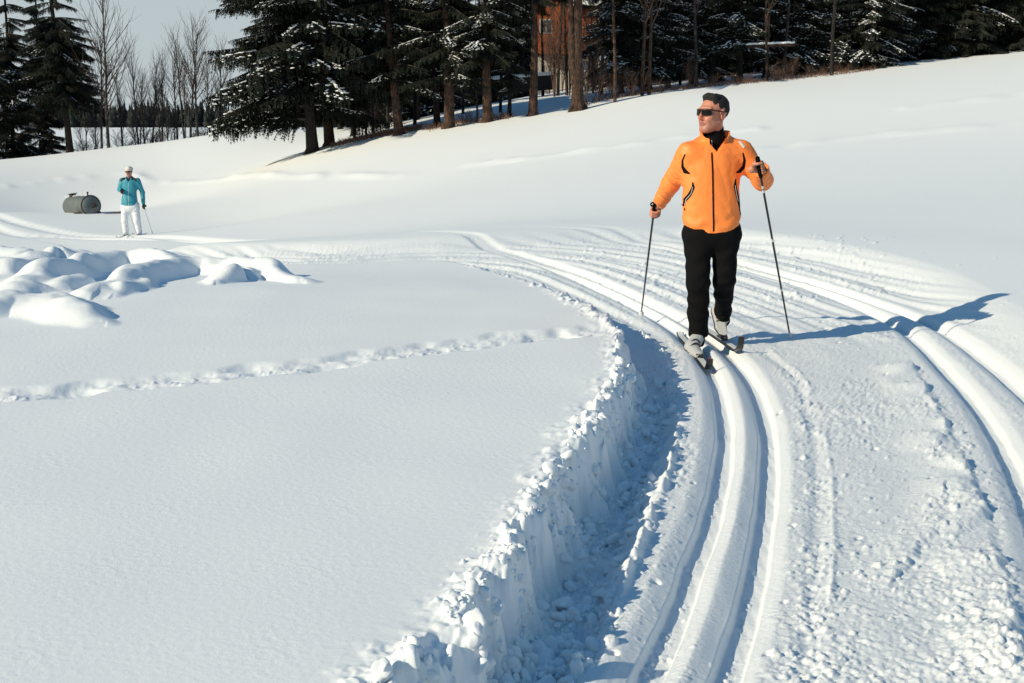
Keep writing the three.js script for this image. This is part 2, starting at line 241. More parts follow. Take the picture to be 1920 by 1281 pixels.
// prints of pole tips beside the tracks
const HOLES = [[1508, 720], [1462, 770], [1500, 860], [1300, 905], [1486, 985], [1230, 1090], [1470, 1130], [1440, 1225], [1150, 1225], [1290, 800], [1572, 640], [1540, 600], [1660, 700], [1840, 690], [1640, 840], [1745, 900], [1610, 1010], [1180, 600]].map(([u, v], i) => { const [x, , z] = level(u, v); return [x, -z, .009 + .003 * (i % 3)]; });
const info = { trail: false };
function ground(x, d, base) {
  let y = base ?? tps(x, d), inTrail = false;
  if (d > 75) { info.trail = false; return y + .1 * fbm(x * .15, d * .15, 2); }
  y += .006 * fbm(x * .35 + 3, d * .25, 3) + .0015 * n2(x * 1.8, d * .9);
  const e = EDGE.hit(x, d), ed = e.dist * e.sign, es = e.s;
  const near = sstep(14, 9, d), hw = lerp(.13, .225, sstep(12.4, 9.9, d)) * (1 + .03 * n2(x * 1.3, d * 1.3));
  let en = ed; if (e.dist < .6) en += near * (.075 * fbm(x * 4, d * 4, 2) + .035 * n2(x * 11, d * 11) + .012 * n2(x * 29, d * 29) + .004 * n2(x * 60, d * 60));
  const wid = lerp(.16, .055 + .05 * sstep(-.3, .4, n2(x * 3.1 + 7, d * 3.1)), near); en += near * (wid * .55 + .03); const side = sstep(-wid, wid, en), face = 4 * side * (1 - side) * near;
  const b = BANK.hit(x, d), bd = b.dist * b.sign;    // positive: outer field
  const bw = lerp(.55, 1.5, sstep(18, 30, d)), outer = sstep(-bw, .12, bd);
  inTrail = side < .5 && bd < .02; const groom = (1 - side) * (1 - outer);
  y += hw * side + lerp(.13, .05, sstep(17, 26, d)) * outer * (1 - .25 * sstep(0, 3, bd));
  const lip = Math.exp(-(((en - .05) / .09) ** 2)) * near; y += face * (.03 * fbm(x * 9, d * 9, 2) + .045 * Math.abs(n2(x * 13 + 5, d * 13)) + .016 * n2(x * 31, d * 31) + .008 * n2(x * 66, d * 66)) - face * .02; y += lip * (.008 + .035 * fbm(x * 13, d * 13, 3));
  if (near > 0 && ed < .1 && ed > -.75) { // broken trench floor
    const tr = sstep(-.36, -.26, ed + .05 * n2(x * 4, d * 4) + .02 * n2(x * 15, d * 15)) * sstep(.05, -.02, en) * sstep(.5, .4, es);
    y += tr * (-.115 + .04 * fbm(x * 6, d * 6, 2) + .02 * Math.abs(n2(x * 17, d * 17)) + .014 * n2(x * 38, d * 38) + .006 * n2(x * 80, d * 80));
    // rubble heaped against the foot of the wall
    y += tr * .07 * sstep(-.3, 0, ed) * (.6 + .8 * n2(x * 3, d * 3));
  }
  let gr = 0, shoulder = 0, bowl = 0; const gw = .05 * sstep(9, 16, d);
  for (const g of grooves) { const h = g.hit(x, d); if (h.dist < .22) { const w = h.dist + .006 * n2(x * 9, d * 2); gr = Math.max(gr, sstep(.052 + gw, .036, w)); bowl = Math.max(bowl, sstep(h.sign > 0 ? .125 : .115, .03, w)); shoulder = Math.max(shoulder, sstep(.2, .06, h.dist)); } }
  y -= (bowl * .03 + gr * (.03 + .004 * n2(x * 30, d * 5))) * sstep(18, 11.5, d); y += shoulder * (1 - gr) * .002;
  for (const g of farTrack) { const h = g.hit(x, d); if (h.dist < .35) y -= .07 * sstep(.3, .08, h.dist); }
  const c = CORD.hit(x, d); if (c.dist < .15) y += .032 * Math.exp(-((c.dist / .02) ** 2)) * (.35 + .8 * sstep(-.3, .3, n2(x * 9, d * 9)) + .3 * n2(x * 30, d * 30)) ;
  for (const g of [RIBS[1]]) { const h = g.hit(x, d); if (h.dist < .3) { const s = h.dist * h.sign; y += .035 * sstep(-.02, .02, s + .02 * n2(x * 12, d * 12)) * sstep(.3, .05, s) * (.4 + .8 * sstep(-.2, .35, n2(x * 3, d * 3))); } }
  const h2 = RIBS[2].hit(x, d); if (h2.dist < .2) { const s = h2.dist * h2.sign; y += .014 * sstep(-.02, .02, s + .02 * n2(x * 14, d * 14)) * sstep(.2, .03, s); }
  const fu = FURROW.hit(x, d); if (fu.dist < .15) y += .007 * Math.exp(-((fu.dist / .012) ** 2)) * sstep(-.4, .2, n2(x * 4, d * 3)) - .009 * Math.exp(-(((fu.dist * fu.sign - .06) / .03) ** 2));
  const fp = FOOTPATH.hit(x, d); if (fp.dist < .4) { const m = sstep(.2, .1, fp.dist + .05 * n2(x * 5, d * 5)); y += m * (-.022 + .02 * fbm(x * 8, d * 10, 3)) - m * .03 * sstep(.1, .45, n2(x * 2.1 + 4, d * 2.1)); }
  if (d > 14) for (const g of FARLINES) { const h = g.hit(x, d); if (h.dist < 1) y += .1 * Math.exp(-((h.dist / .3) ** 2)) * (.6 + n2(x * .7, d * .7)); }
  if (x < 1 && d > 5 && d < 20) {
    const wx = x + .14 * fbm(x * 1.6, d * 1.6, 2), wd = d + .2 * fbm(x * 1.6 + 9, d * 1.6, 2); let m = 0;
    for (const { L, w, h } of MOUNDS) { const q = L.hit(wx, wd); if (q.dist > w * 1.3) continue; const e = sstep(0, .16, q.s) * sstep(1, .84, q.s), ww = w * (.85 + .4 * n2(x * 1.3 + h * 90, d * 1.3)) * (.6 + .4 * e) * (q.sign > 0 ? 1.1 : .85), t = 1 - (q.dist / ww) ** 2; if (t > 0) m += (h * (.35 + .65 * e) * (1 + .4 * n2(x * 2.6 + h * 50, d * 2.6)) * t * t * (1.5 - .5 * t)) ** 2.2; }
    m = m ** (1 / 2.2); y += m + (m > 0 ? .035 * fbm(x * 3.2, d * 3.2, 3) * sstep(.02, .12, m) : 0);
  }
  if (groom > .02 && d < 26) { // groomed crust, rougher away from the set tracks
    const rough = groom * (1 - .9 * shoulder), fade = sstep(26, 10, d);
    const mid = .28 + .75 * sstep(-.25, .5, n2(x * 1.1 + 5, d * .8) + .35 * n2(x * 3, d * 3));
    y += rough * fade * mid * (.011 * fbm(x * 5, d * 4, 3) + .009 * Math.abs(n2(x * 17, d * 15)) + .007 * n2(x * 34, d * 34) + .0045 * n2(x * 70, d * 70) * fade);
    y += rough * .006 * n2(x * 3, d * .8);
    if (d > 8) y += groom * sstep(8.5, 11, d) * sstep(24, 17, d) * .011 * (Math.sin(ed * 17 + .8 * n2(x * .5, d * .5)) + .6 * Math.sin(ed * 41 + 1)) * (1 - shoulder);
  }
  if (d < 11) for (const [hx, hd, hr] of HOLES) { const q = Math.hypot(x - hx, d - hd) / hr; if (q < 3) y -= .03 * Math.exp(-(q ** 4)); }
  if (d < 15) y += lumps(x, d) * (1 - .6 * shoulder * (1 - gr));
  info.trail = inTrail; return y;
}
{
  const tMax = .6, cols = 1180, ds = [];
  for (let d = .9; d < 2.9; d += .1) ds.push(d);
  for (let q = 1280 * EYE / 2.9; q > 1280 * EYE / 40; q -= q > 235 ? 1.25 : .6) ds.push(1280 * EYE / q);
  for (let d = ds[ds.length - 1]; d < 112; d *= 1.012) ds.push(d);
  const rows = ds.length, pos = new Float32Array(rows * cols * 3), uv = new Float32Array(rows * cols * 2), flag = new Uint8Array(rows * cols);
  const ST = 8, rowBase = new Float64Array(Math.ceil(cols / ST) + 4);
  for (let j = 0; j < rows; j++) for (let i = 0; i < cols; i++) {
    if (!i) for (let q = 0; q < rowBase.length; q++) rowBase[q] = tps((((q - 1) * ST) / (cols - 1) * 2 - 1) * tMax * (ds[j] + .8), ds[j]);
    const c = Math.floor(i / ST), f = i / ST - c, p0 = rowBase[c], p1 = rowBase[c + 1], p2 = rowBase[c + 2], p3 = rowBase[c + 3], base = p1 + .5 * f * (p2 - p0 + f * (2 * p0 - 5 * p1 + 4 * p2 - p3 + f * (3 * (p1 - p2) + p3 - p0)));
    const d = ds[j], x = (i / (cols - 1) * 2 - 1) * tMax * (d + .8), k = j * cols + i, y = ground(x, d, base);
    pos[k * 3] = x; pos[k * 3 + 1] = y; pos[k * 3 + 2] = -d; uv[k * 2] = x; uv[k * 2 + 1] = d; flag[k] = info.trail ? 1 : 0;
  }
  const A = [], B = [];
  for (let j = 0; j < rows - 1; j++) for (let i = 0; i < cols - 1; i++) { const a = j * cols + i, b = a + 1, c = a + cols, d = c + 1; (flag[a] + flag[b] + flag[c] + flag[d] >= 2 ? B : A).push(a, b, d, a, d, c); }
  const g = new THREE.BufferGeometry(); g.setAttribute('position', new THREE.BufferAttribute(pos, 3)); g.setAttribute('uv', new THREE.BufferAttribute(uv, 2));
  g.setIndex(new THREE.BufferAttribute(Uint32Array.from(A.concat(B)), 1)); g.computeVertexNormals();
  const pick = (list) => { const map = new Int32Array(rows * cols).fill(-1), p = [], n = [], t = [], ix = new Uint32Array(list.length), N = g.attributes.normal.array; let c = 0; for (let q = 0; q < list.length; q++) { const k = list[q]; if (map[k] < 0) { map[k] = c++; p.push(pos[k * 3], pos[k * 3 + 1], pos[k * 3 + 2]); n.push(N[k * 3], N[k * 3 + 1], N[k * 3 + 2]); t.push(uv[k * 2], uv[k * 2 + 1]); } ix[q] = map[k]; }
    const o = new THREE.BufferGeometry(); o.setAttribute('position', new THREE.Float32BufferAttribute(p, 3)); o.setAttribute('normal', new THREE.Float32BufferAttribute(n, 3)); o.setAttribute('uv', new THREE.Float32BufferAttribute(t, 2)); o.setIndex(new THREE.BufferAttribute(ix, 1)); return o; };
  tag(part('snow_field', pick(A), M.snow, scene), 'smooth sunlit snow field sloping up to the edge of the wood', 'snow', null, 'structure');
  tag(part('ski_trail', pick(B), M.trail, scene), 'groomed cross country ski trail with two pairs of set tracks', 'trail', null, 'structure');
  // the same field behind the camera, and the plain beyond the crest
  const back = new THREE.PlaneGeometry(160, 80); back.rotateX(-Math.PI / 2); back.translate(0, -.05, 39.2);
  tag(part('snow_ground', back, M.snow, scene), 'snow field on the near side of the trail', 'snow', null, 'structure');
  const plain = new THREE.PlaneGeometry(9000, 9000, 4, 4); plain.rotateX(-Math.PI / 2); plain.translate(0, -4.7, -2000);
  tag(part('snow_plain', plain, M.snow, scene), 'flat white plain beyond the line of bare trees', 'snow', null, 'structure');
}
// clods of snow lying in the trench
function clodGeo(seed, detail = 2) {
  let g = mergeVertices(new THREE.IcosahedronGeometry(1, detail).deleteAttribute('normal').deleteAttribute('uv'), 1e-4); const r = rng(seed), o = r() * 50, p = g.attributes.position, cuts = [];
  for (let k = 0; k < 8; k++) cuts.push([V(r() - .5, r() - .5, r() - .5).normalize(), .42 + r() * .3]);
  for (let i = 0; i < p.count; i++) { const v = V(p.getX(i), p.getY(i), p.getZ(i)); for (const [n, c] of cuts) { const q = v.dot(n); if (q > c) v.addScaledVector(n, (c - q) * .85); } v.multiplyScalar(1 + .26 * n3(v.x * 1.7 + o, v.y * 1.7, v.z * 1.7) + .09 * n3(v.x * 5 + o, v.y * 5, v.z * 5)); p.setXYZ(i, v.x * 1.1, v.y * .8, v.z); }
  g.computeVertexNormals(); g.setAttribute('uv', new THREE.Float32BufferAttribute(new Float32Array(p.count * 2), 2)); return g;
}
const CLODS = [1, 2, 3, 4].map((s) => clodGeo(s * 13, 2)), SMALL = [5, 6, 7, 8].map((s) => clodGeo(s * 17, 1));
{
  const r = rng(31), list = [];
  for (let k = 0; k < 3400; k++) {
    const t = lerp(.01, .46, r()) * EDGE.N, i = Math.floor(t), f = t - i, tx = EDGE.X[i + 1] - EDGE.X[i], td = EDGE.D[i + 1] - EDGE.D[i], l = Math.hypot(tx, td), o = k % 2 ? -.02 - .3 * r() ** 1.1 : .02 - .16 * r(), x = lerp(EDGE.X[i], EDGE.X[i + 1], f) - td / l * o, d = lerp(EDGE.D[i], EDGE.D[i + 1], f) + tx / l * o;
    if (o > -.14 && n2(x * 3.1, d * 3.1) + .5 * n2(x * 8, d * 8) < -.3 + .6 * r()) continue;
    const s = .006 + .03 * r() ** 4;
    const m = new THREE.Matrix4().compose(V(x, ground(x, d) + s * .35, -d), new THREE.Quaternion().setFromEuler(new THREE.Euler(r() * 6, r() * 6, r() * 6)), V(s, s, s)); list.push((s > .022 ? CLODS : SMALL)[k % 4].clone().applyMatrix4(m));
  }
  const o = part('snow_rubble', mergeGeometries(list), M.trail, scene); tag(o, 'loose crumbled snow filling the trench under the cut bank', 'snow rubble', null, 'stuff');
  [[1085, 1105, .055], [1055, 1110, .075], [1120, 1100, .05], [1105, 1105, .04], [1005, 1180, .07], [1018, 1195, .085], [1062, 1140, .04], [1045, 1135, .045], [1085, 1170, .04], [1075, 1185, .035], [1015, 1125, .05], [985, 1110, .045], [1155, 1040, .03], [1100, 980, .035], [1215, 720, .05], [1200, 700, .05], [1195, 745, .06], [1240, 720, .045], [1180, 770, .06], [1210, 790, .07], [1225, 745, .06], [1020, 1250, .06], [960, 1215, .06], [930, 1250, .05]].forEach(([u, v, s], k) => {
    const [x, , z] = level(u, v), q = thing('snow_chunk', 'rounded chunk of broken snow in the shaded trench below the bank', 'snow chunk', [x, ground(x, -z) + s * .2, z], r() * 6, 'snow chunks in the trench beside the trail');
    scene.remove(q); const m = new THREE.Mesh(CLODS[k % 4], M.trail); m.name = q.name; m.userData = q.userData; m.position.copy(q.position); m.rotation.set(r() * .6, r() * 6, r() * .6); m.scale.set(s * .62, s * .52, s * .58); m.castShadow = m.receiveShadow = true; scene.add(m);
  });
}
// ---------------------------------------------------------------- people
const H = (x, z) => ground(x, -z);
M.skin = new THREE.MeshPhysicalMaterial({ color: lin(.5, .205, .13), vertexColors: true, roughness: .5 });
M.skinCold = new THREE.MeshPhysicalMaterial({ color: lin(.46, .21, .15), vertexColors: true, roughness: .55 });
M.hair = mat(.007, .006, .006, .85);
M.orange = new THREE.MeshPhysicalMaterial({ color: lin(.97, .255, .045), roughness: .5, sheen: .4, sheenRoughness: .5, sheenColor: lin(1, .6, .3), bumpMap: (() => { const t = clothBump.clone(); t.repeat.set(12, 12); return t; })(), bumpScale: .0004 });
M.black = new THREE.MeshPhysicalMaterial({ color: lin(.0045, .0045, .005), roughness: .9, specularIntensity: .25, bumpMap: (() => { const t = clothBump.clone(); t.repeat.set(14, 14); return t; })(), bumpScale: .0004 });
M.plastic = mat(.012, .012, .013, .32);
M.lens = new THREE.MeshPhysicalMaterial({ color: lin(.006, .005, .005), roughness: .16, specularIntensity: .45 });
M.silver = mat(.62, .63, .65, .4);
M.whiteSki = mat(.74, .75, .76, .35);
M.bootWhite = mat(.42, .43, .44, .5);
M.red = mat(.28, .03, .02, .5);
M.teal = new THREE.MeshPhysicalMaterial({ color: lin(.022, .26, .35), roughness: .6, sheen: .3, sheenColor: lin(.2, .6, .8), sheenRoughness: .6 });
M.navy = mat(.012, .02, .035, .7);
M.whiteCloth = mat(.74, .75, .79, .75);
M.knit = mat(.66, .62, .56, .95);

const sub = (a, b) => [a[0] - b[0], a[1] - b[1], a[2] - b[2]], add = (a, b, s = 1) => [a[0] + b[0] * s, a[1] + b[1] * s, a[2] + b[2] * s], mix3 = (a, b, t) => [lerp(a[0], b[0], t), lerp(a[1], b[1], t), lerp(a[2], b[2], t)];
const unit = (a) => { const l = Math.hypot(...a); return [a[0] / l, a[1] / l, a[2] / l]; }, cross = (a, b) => [a[1] * b[2] - a[2] * b[1], a[2] * b[0] - a[0] * b[2], a[0] * b[1] - a[1] * b[0]], dot = (a, b) => a[0] * b[0] + a[1] * b[1] + a[2] * b[2];
function bounds(pts, pad) { const lo = [1e9, 1e9, 1e9], hi = [-1e9, -1e9, -1e9]; for (const p of pts) for (let k = 0; k < 3; k++) { lo[k] = Math.min(lo[k], p[k] - pad); hi[k] = Math.max(hi[k], p[k] + pad); } return [lo, hi]; }

// head in its own axes: +z towards the face, y up, about 0.24 m from chin to crown
function headSdf(x, y, z) {
  const ax = Math.abs(x);
  let d = ell(x, y, z, [0, .035, -.018], [.077, .088, .097]);
  d = smin(d, ell(x, y, z, [0, -.03, .032], [.063, .088, .06]), .03);
  d = smin(d, cap3(ax, y, z, [.05, -.06, -.005], [.018, -.104, .062], .022, .02), .03);
  d = smin(d, ell(ax, y, z, [.04, -.022, .062], [.024, .02, .02]), .018);          // cheekbone
  d = smin(d, cap3(ax, y, z, [.008, .03, .088], [.046, .026, .07], .011, .01), .014); // brow
  d = smin(d, cap3(x, y, z, [0, .012, .086], [0, -.032, .112], .009, .0125), .012);   // nose
  d = smin(d, cap3(ax, y, z, [.002, -.038, .104], [.014, -.038, .094], .009, .008), .008);
  d = Math.max(d, -ell(ax, y, z, [.032, .004, .094], [.017, .011, .012]));             // eye sockets
  d = smin(d, ell(ax, y, z, [.032, .004, .079], [.013, .011, .012]), .003);
  d = smin(d, cap3(ax, y, z, [0, -.063, .093], [.02, -.065, .084], .0075, .005), .006);
  d = smin(d, cap3(ax, y, z, [0, -.075, .091], [.018, -.074, .083], .008, .005), .005);
  d = Math.max(d, -cap3(ax, y, z, [0, -.069, .104], [.02, -.07, .092], .0035, .003));
  d = smin(d, ell(x, y, z, [0, -.103, .07], [.024, .018, .02]), .02);
  d = smin(d, cap3(ax, y, z, [.03, -.045, .078], [.034, -.075, .062], .012, .012), .012); d = Math.max(d, -cap3(ax, y, z, [.021, -.04, .1], [.036, -.07, .083], .004, .003));
  let e = ell(ax, y, z, [.08, -.008, -.012], [.011, .032, .02]); e = Math.max(e, -ell(ax, y, z, [.09, -.004, -.006], [.008, .018, .011]));
  return smin(d, e, .006);
}
// a hand closed round a stick: origin on the stick, A along it, N towards the palm, B = side on which the fingers begin
function handSdf(o, A, N, B, wrist, r = .0105, s = 1) {
  const P = (a, n, b) => add(add(add(o, A, a * s), N, n * s), B, b * s), caps = [];
  [.031, .0105, -.0105, -.031].forEach((a, i) => { const k = [1, 1.06, 1, .85][i], q = a * .92; caps.push([P(a, .034, .012), P(a, .03, .03 * k), r * 1.1, r], [P(a, .03, .03 * k), P(q, .004, .037 * k), r, r * .95], [P(q, .004, .037 * k), P(q, -.02, .022), r * .95, r * .88], [P(q, -.02, .022), P(q, -.024, -.002), r * .88, r * .75]); });
  caps.push([P(.02, .036, -.018), P(.044, .02, -.024), r * 1.4, r * 1.15], [P(.044, .02, -.024), P(.05, -.008, -.014), r * 1.1, r], [P(.05, -.008, -.014), P(.048, -.024, .004), r, r * .8]);
  const pa = [P(.026, .036, .01), P(-.026, .036, .01), P(0, .042, -.028), P(0, .03, -.02)];
  return { pts: [o, ...caps.flatMap((c) => [c[0], c[1]])], f: (x, y, z) => {
    let d = smin(cap3(x, y, z, pa[0], pa[2], .015 * s, .018 * s), cap3(x, y, z, pa[1], pa[2], .015 * s, .018 * s), .015); d = smin(d, cap3(x, y, z, pa[2], wrist, .021 * s, .027 * s), .018);
    let g = 1e9; for (const c of caps) g = Math.min(g, cap3(x, y, z, c[0], c[1], c[2] * s, c[3] * s)); return smin(d, g, .006);
  } };
}
function makePerson(q) {
  const g = thing('person', q.label, 'person', q.base), off = q.base.map((v) => -v), put = (name, geo, m, parent = g, label) => part(name, geo.translate(...off), m, parent, label);
  const c = q.cell, cw = Math.cos(q.yaw), sw = Math.sin(q.yaw), ct = Math.cos(q.tilt || 0), st = Math.sin(q.tilt || 0), hs = q.headScale;
  const toHead = (x, y, z) => { let a = x - q.head[0], b = y - q.head[1], d = z - q.head[2]; const e = (a * cw - d * sw) / hs; d = (a * sw + d * cw) / hs; b /= hs; return [e, b * ct + d * st, d * ct - b * st]; };
  const headW = (p) => { const [a, b0, d0] = p, b = b0 * ct - d0 * st, d = d0 * ct + b0 * st; return [q.head[0] + (a * cw + d * sw) * hs, q.head[1] + b * hs, q.head[2] + (-a * sw + d * cw) * hs]; };
  // the body under the clothes, head and hands: one mesh
  const T = q.torso, top = T[T.length - 1], low = T[0];
  const skinF = (x, y, z) => {
    let d = cap3(x, y, z, [low[1], low[0] + .06, low[2]], [top[1], top[0] - .18, top[2]], .08, .1);
    for (const [s, e, w] of q.arms) { d = smin(d, cap3(x, y, z, s, e, .04, .034), .03); d = smin(d, cap3(x, y, z, e, w, .034, .024), .02); }
    for (const [h, k, a] of q.legs) { d = smin(d, cap3(x, y, z, h, k, .065, .045), .04); d = smin(d, cap3(x, y, z, k, a, .045, .034), .02); }
    return smin(d, cap3(x, y, z, [top[1], top[0] - .16, top[2]], add(headW([0, -.09, -.02]), [0, 0, 0]), .07, .05), .03);
  };
  const [blo, bhi] = bounds([...q.arms.flat(), ...q.legs.flat(), q.head], .12), geos = [nets(skinF, blo, bhi, .014 * (c / .008))];
  const hf = (x, y, z) => { const [a, b, d] = toHead(x, y, z); return Math.min(headSdf(a, b, d) * hs, smin(headSdf(a, b, d) * hs, cap3(x, y, z, headW([0, -.05, -.02]), [top[1], top[0] - .08, top[2]], .055, .06), .02)); };
  geos.push(nets(hf, add(q.head, [-.15, -.21, -.15]), add(q.head, [.15, .15, .15]), c * .5));
  if (!q.gloves) for (const h of q.hands) { const o = handSdf(...h), [lo, hi] = bounds([...o.pts, h[4]], .035); geos.push(nets(o.f, lo, hi, c * .42)); }
  for (const o of geos) { // redder lips, darker shaved jaw
    const p = o.attributes.position, col = new Float32Array(p.count * 3); for (let i = 0; i < p.count; i++) { const [a, b, d] = toHead(p.getX(i), p.getY(i), p.getZ(i)), lip = Math.exp(-(((b + .069) / .008) ** 2)) * sstep(.03, .02, Math.abs(a)) * sstep(.075, .085, d), jaw = (q.stubble ?? 0) * sstep(-.045, -.065, b) * sstep(-.13, -.115, b) * sstep(-.02, .02, d) * (.7 + .5 * n3(a * 160, b * 160, d * 160)), red = sstep(.03, .012, Math.hypot(a, b + .03) - .0) * sstep(.09, .1, d); col[i * 3] = 1 - .25 * lip - .3 * jaw; col[i * 3 + 1] = 1 - .5 * lip - .25 * jaw - .2 * red; col[i * 3 + 2] = 1 - .4 * lip - .18 * jaw - .15 * red; } o.setAttribute('color', new THREE.BufferAttribute(col, 3)); }
  put('body', mergeGeometries(geos), q.skin);
  if (q.gloves) for (const h of q.hands) { const o = handSdf(...h, .0125, 1.12), [lo, hi] = bounds([...o.pts, h[4]], .04); put('glove', nets(o.f, lo, hi, c * .45), M.plastic); }
  // jacket
  const prof = (y) => { let k = 0; while (k < T.length - 2 && y > T[k + 1][0]) k++; const t = clamp((y - T[k][0]) / (T[k + 1][0] - T[k][0]), -.2, 1.2), s = t * t * (3 - 2 * t); return [1, 2, 3, 4].map((i) => lerp(T[k][i], T[k + 1][i], i < 3 ? t : clamp(s, 0, 1))); };
  const torsoF = (x, y, z) => { const [cx, cz, a, b] = prof(y), u = (x - cx) / a, w = (z - cz) / b, pw = 2.4, k = Math.pow(Math.abs(u) ** pw + Math.abs(w) ** pw, 1 / pw); return Math.max((k - 1) * Math.min(a, b) * 1.1, y - top[0]); };
  const armF = (x, y, z) => { let d = 1e9; for (const [s, e, w, rs, re, rw] of q.arms) {
    const wr = (a, b, k, ph) => { const bx = sub(b, a), l = Math.hypot(...bx), t = ((x - a[0]) * bx[0] + (y - a[1]) * bx[1] + (z - a[2]) * bx[2]) / l; return .009 * q.fold * ((1 - Math.abs(Math.sin((t * k + ph) * .42 + 2.6 * n3(x * 7, y * 7, z * 7)))) ** 3 - .1) * sstep(-.02, .06, t) * sstep(l + .03, l - .04, t); };
    const u = cap3(x, y, z, s, e, rs, re) + wr(s, e, 75, 1) * .7, f = cap3(x, y, z, e, w, re, rw) + wr(e, w, 95, 2); d = Math.min(d, smin(u, f, .025)); } return d; };
  const cuff = q.arms.map(([, e, w]) => [w, unit(sub(w, e))]);
  const folds = (x, y, z) => q.fold * (.004 * n3(x * 5 + 3, y * 3, z * 5) - .0055 * Math.abs(n3(x * 9 + y * 7 + 2, y * 4 - x * 4, z * 8)) * 1.2 - .0022 * Math.abs(n3(x * 21 - y * 9, y * 14 + x * 9, z * 16)) + .0035 * Math.sin((y - low[0]) * 60 + 5 * n3(x * 8, y * 4, z * 8)) * sstep(low[0] + .2, low[0] + .05, y));
  const jacketF = (x, y, z) => {
    const a = armF(x, y, z); let t = torsoF(x, y, z); let d = smin(t, a, .06);
    if (d < .05) d += folds(x, y, z);
    d = Math.max(d, q.hem(x, z) - y);
    if (d < .06) { for (const [w, n] of cuff) { const r = (x - w[0]) * n[0] + (y - w[1]) * n[1] + (z - w[2]) * n[2], dd = Math.hypot(x - w[0], y - w[1], z - w[2]); if (dd < .13) d = Math.max(d, r); }
      // open neck: a round hole with a V towards the front
      const [nx, ny, nz, nr] = q.neck, v = Math.hypot((x - nx) / 1, (z - nz) / .95) - nr; d = Math.max(d, -Math.max(v, ny - y)); const vv = Math.abs(x - nx) - clamp((y - q.vee) * q.veeSlope, 0, .12); d = Math.max(d, -Math.max(vv, Math.max(q.vee - y, nz - z))); }
    return d;
  };
  const [jlo, jhi] = bounds([...q.arms.flatMap((a) => [a[0], a[1], a[2]]), [low[1] - low[3], low[0], low[2] - low[4]], [low[1] + low[3], top[0], low[2] + low[4]]], .1); jlo[1] = Math.max(jlo[1], low[0] - .05);
  const jacket = put('jacket', nets(jacketF, jlo, jhi, c), q.jacket, g, q.jacketLabel);
  // undershirt filling the neck
  const nk = q.neck; put('collar', nets((x, y, z) => { let d = cap3(x, y, z, [nk[0], q.vee - .06, nk[2] - .01], add(headW([0, -.085, -.022]), [0, -.005, 0]), .085, .063); d = Math.max(d, y - (q.collarTop + .012 * n3(x * 20, y * 4, z * 20) - .5 * (z - nk[2]))); return Math.max(d, -(jacketF(x, y, z) + .03)); }, [nk[0] - .16, q.vee - .06, nk[2] - .16], [nk[0] + .16, q.collarTop + .06, nk[2] + .16], c * .7), q.shirt, g);
  // trousers
  const trF = (x, y, z) => {
    let d = ell(x, y, z, q.pelvis, q.pelvisR);
    const L = q.legs.map(([h, k, a, rh, rk, ra]) => { const w = .004 * Math.sin(y * 55 + 4 * n3(x * 8, y * 6, z * 8)) + .008 * n3(x * 9, y * 7, z * 9); return smin(cap3(x, y, z, h, k, rh, rk), cap3(x, y, z, k, a, rk, ra), .03) + w; });
    d = smin(smin(L[0], L[1], .008), d, .05); q.legs.forEach(([, k, a], i) => { const n = unit(sub(a, k)), r = (x - a[0]) * n[0] + (y - a[1]) * n[1] + (z - a[2]) * n[2]; if (Math.hypot(x - a[0], y - a[1], z - a[2]) < .16) d = Math.max(d, r); });
    return d;
  };
  const [tlo, thi] = bounds(q.legs.flatMap((a) => [a[0], a[1], a[2]]), .16); put('trousers', nets(trF, tlo, thi, c), q.trousers, g);
  // boots
  for (const b of q.boots) { const br = b.r ?? 1;
    const bf = (x, y, z) => { let d = cap3(x, y, z, b.heel, b.ball, .036, .037); d = smin(d, cap3(x, y, z, b.ball, b.toe, .036, .029), .02); d = smin(d, cap3(x, y, z, mix3(b.heel, b.ball, .15), b.ankle, .038, .043), .03); d = smin(d, cap3(x, y, z, mix3(b.heel, b.ball, .6), b.ankle, .03, .04), .025); d += .003 * Math.sin(140 * (y + z)); return Math.max(d, (x - b.ankle[0]) * b.up[0] + (y - b.ankle[1]) * b.up[1] + (z - b.ankle[2]) * b.up[2] - .02); };
    const [lo, hi] = bounds([b.heel, b.toe, b.ankle, b.ball], .075), boot = put('boot', nets(bf, lo, hi, c * .75), q.boot, g);
    put('sole', nets((x, y, z) => { const t = clamp(((x - b.heel[0]) * (b.toe[0] - b.heel[0]) + (z - b.heel[2]) * (b.toe[2] - b.heel[2])) / ((b.toe[0] - b.heel[0]) ** 2 + (b.toe[2] - b.heel[2]) ** 2), -.2, 1.3), yy = t < .62 ? lerp(b.heel[1], b.ball[1], t / .62) : lerp(b.ball[1], b.toe[1], (t - .62) / .38); return Math.max(bf(x, y, z) - .0045, y - (yy - .017)); }, lo, hi, c * .75), M.plastic, boot);
    const cf = add(b.ankle, b.up, .075), cf0 = add(b.ankle, b.up, -.035);
    put('boot_cuff', nets((x, y, z) => Math.max(cap3(x, y, z, cf0, cf, .05, .046) + .004 * n3(x * 30, y * 30, z * 30), (x - cf[0]) * b.up[0] + (y - cf[1]) * b.up[1] + (z - cf[2]) * b.up[2]), ...bounds([cf0, cf], .07), c * .75), M.black, boot);
    const fw = unit(sub(b.toe, b.heel)), sd = unit(cross([0, 1, 0], fw)), up = cross(fw, sd), lp = []; for (let k = 0; k < 2; k++) { const o = mix3(mix3(b.heel, b.ball, .62 + k * .22), b.ankle, .28 - k * .13), pts = []; for (let s = -1; s <= 1.01; s += .2) pts.push(add(add(o, sd, s * .036), up, .044 - .026 * s * s + (k ? -.004 : .002))); lp.push(tubeGeo(pts, pts.map(() => .0055), 6)); }
    put('strap', mergeGeometries(lp), M.plastic, boot);
  }
  return { g, put, jacketF, headW, toHead, hs, jacket, c };
}
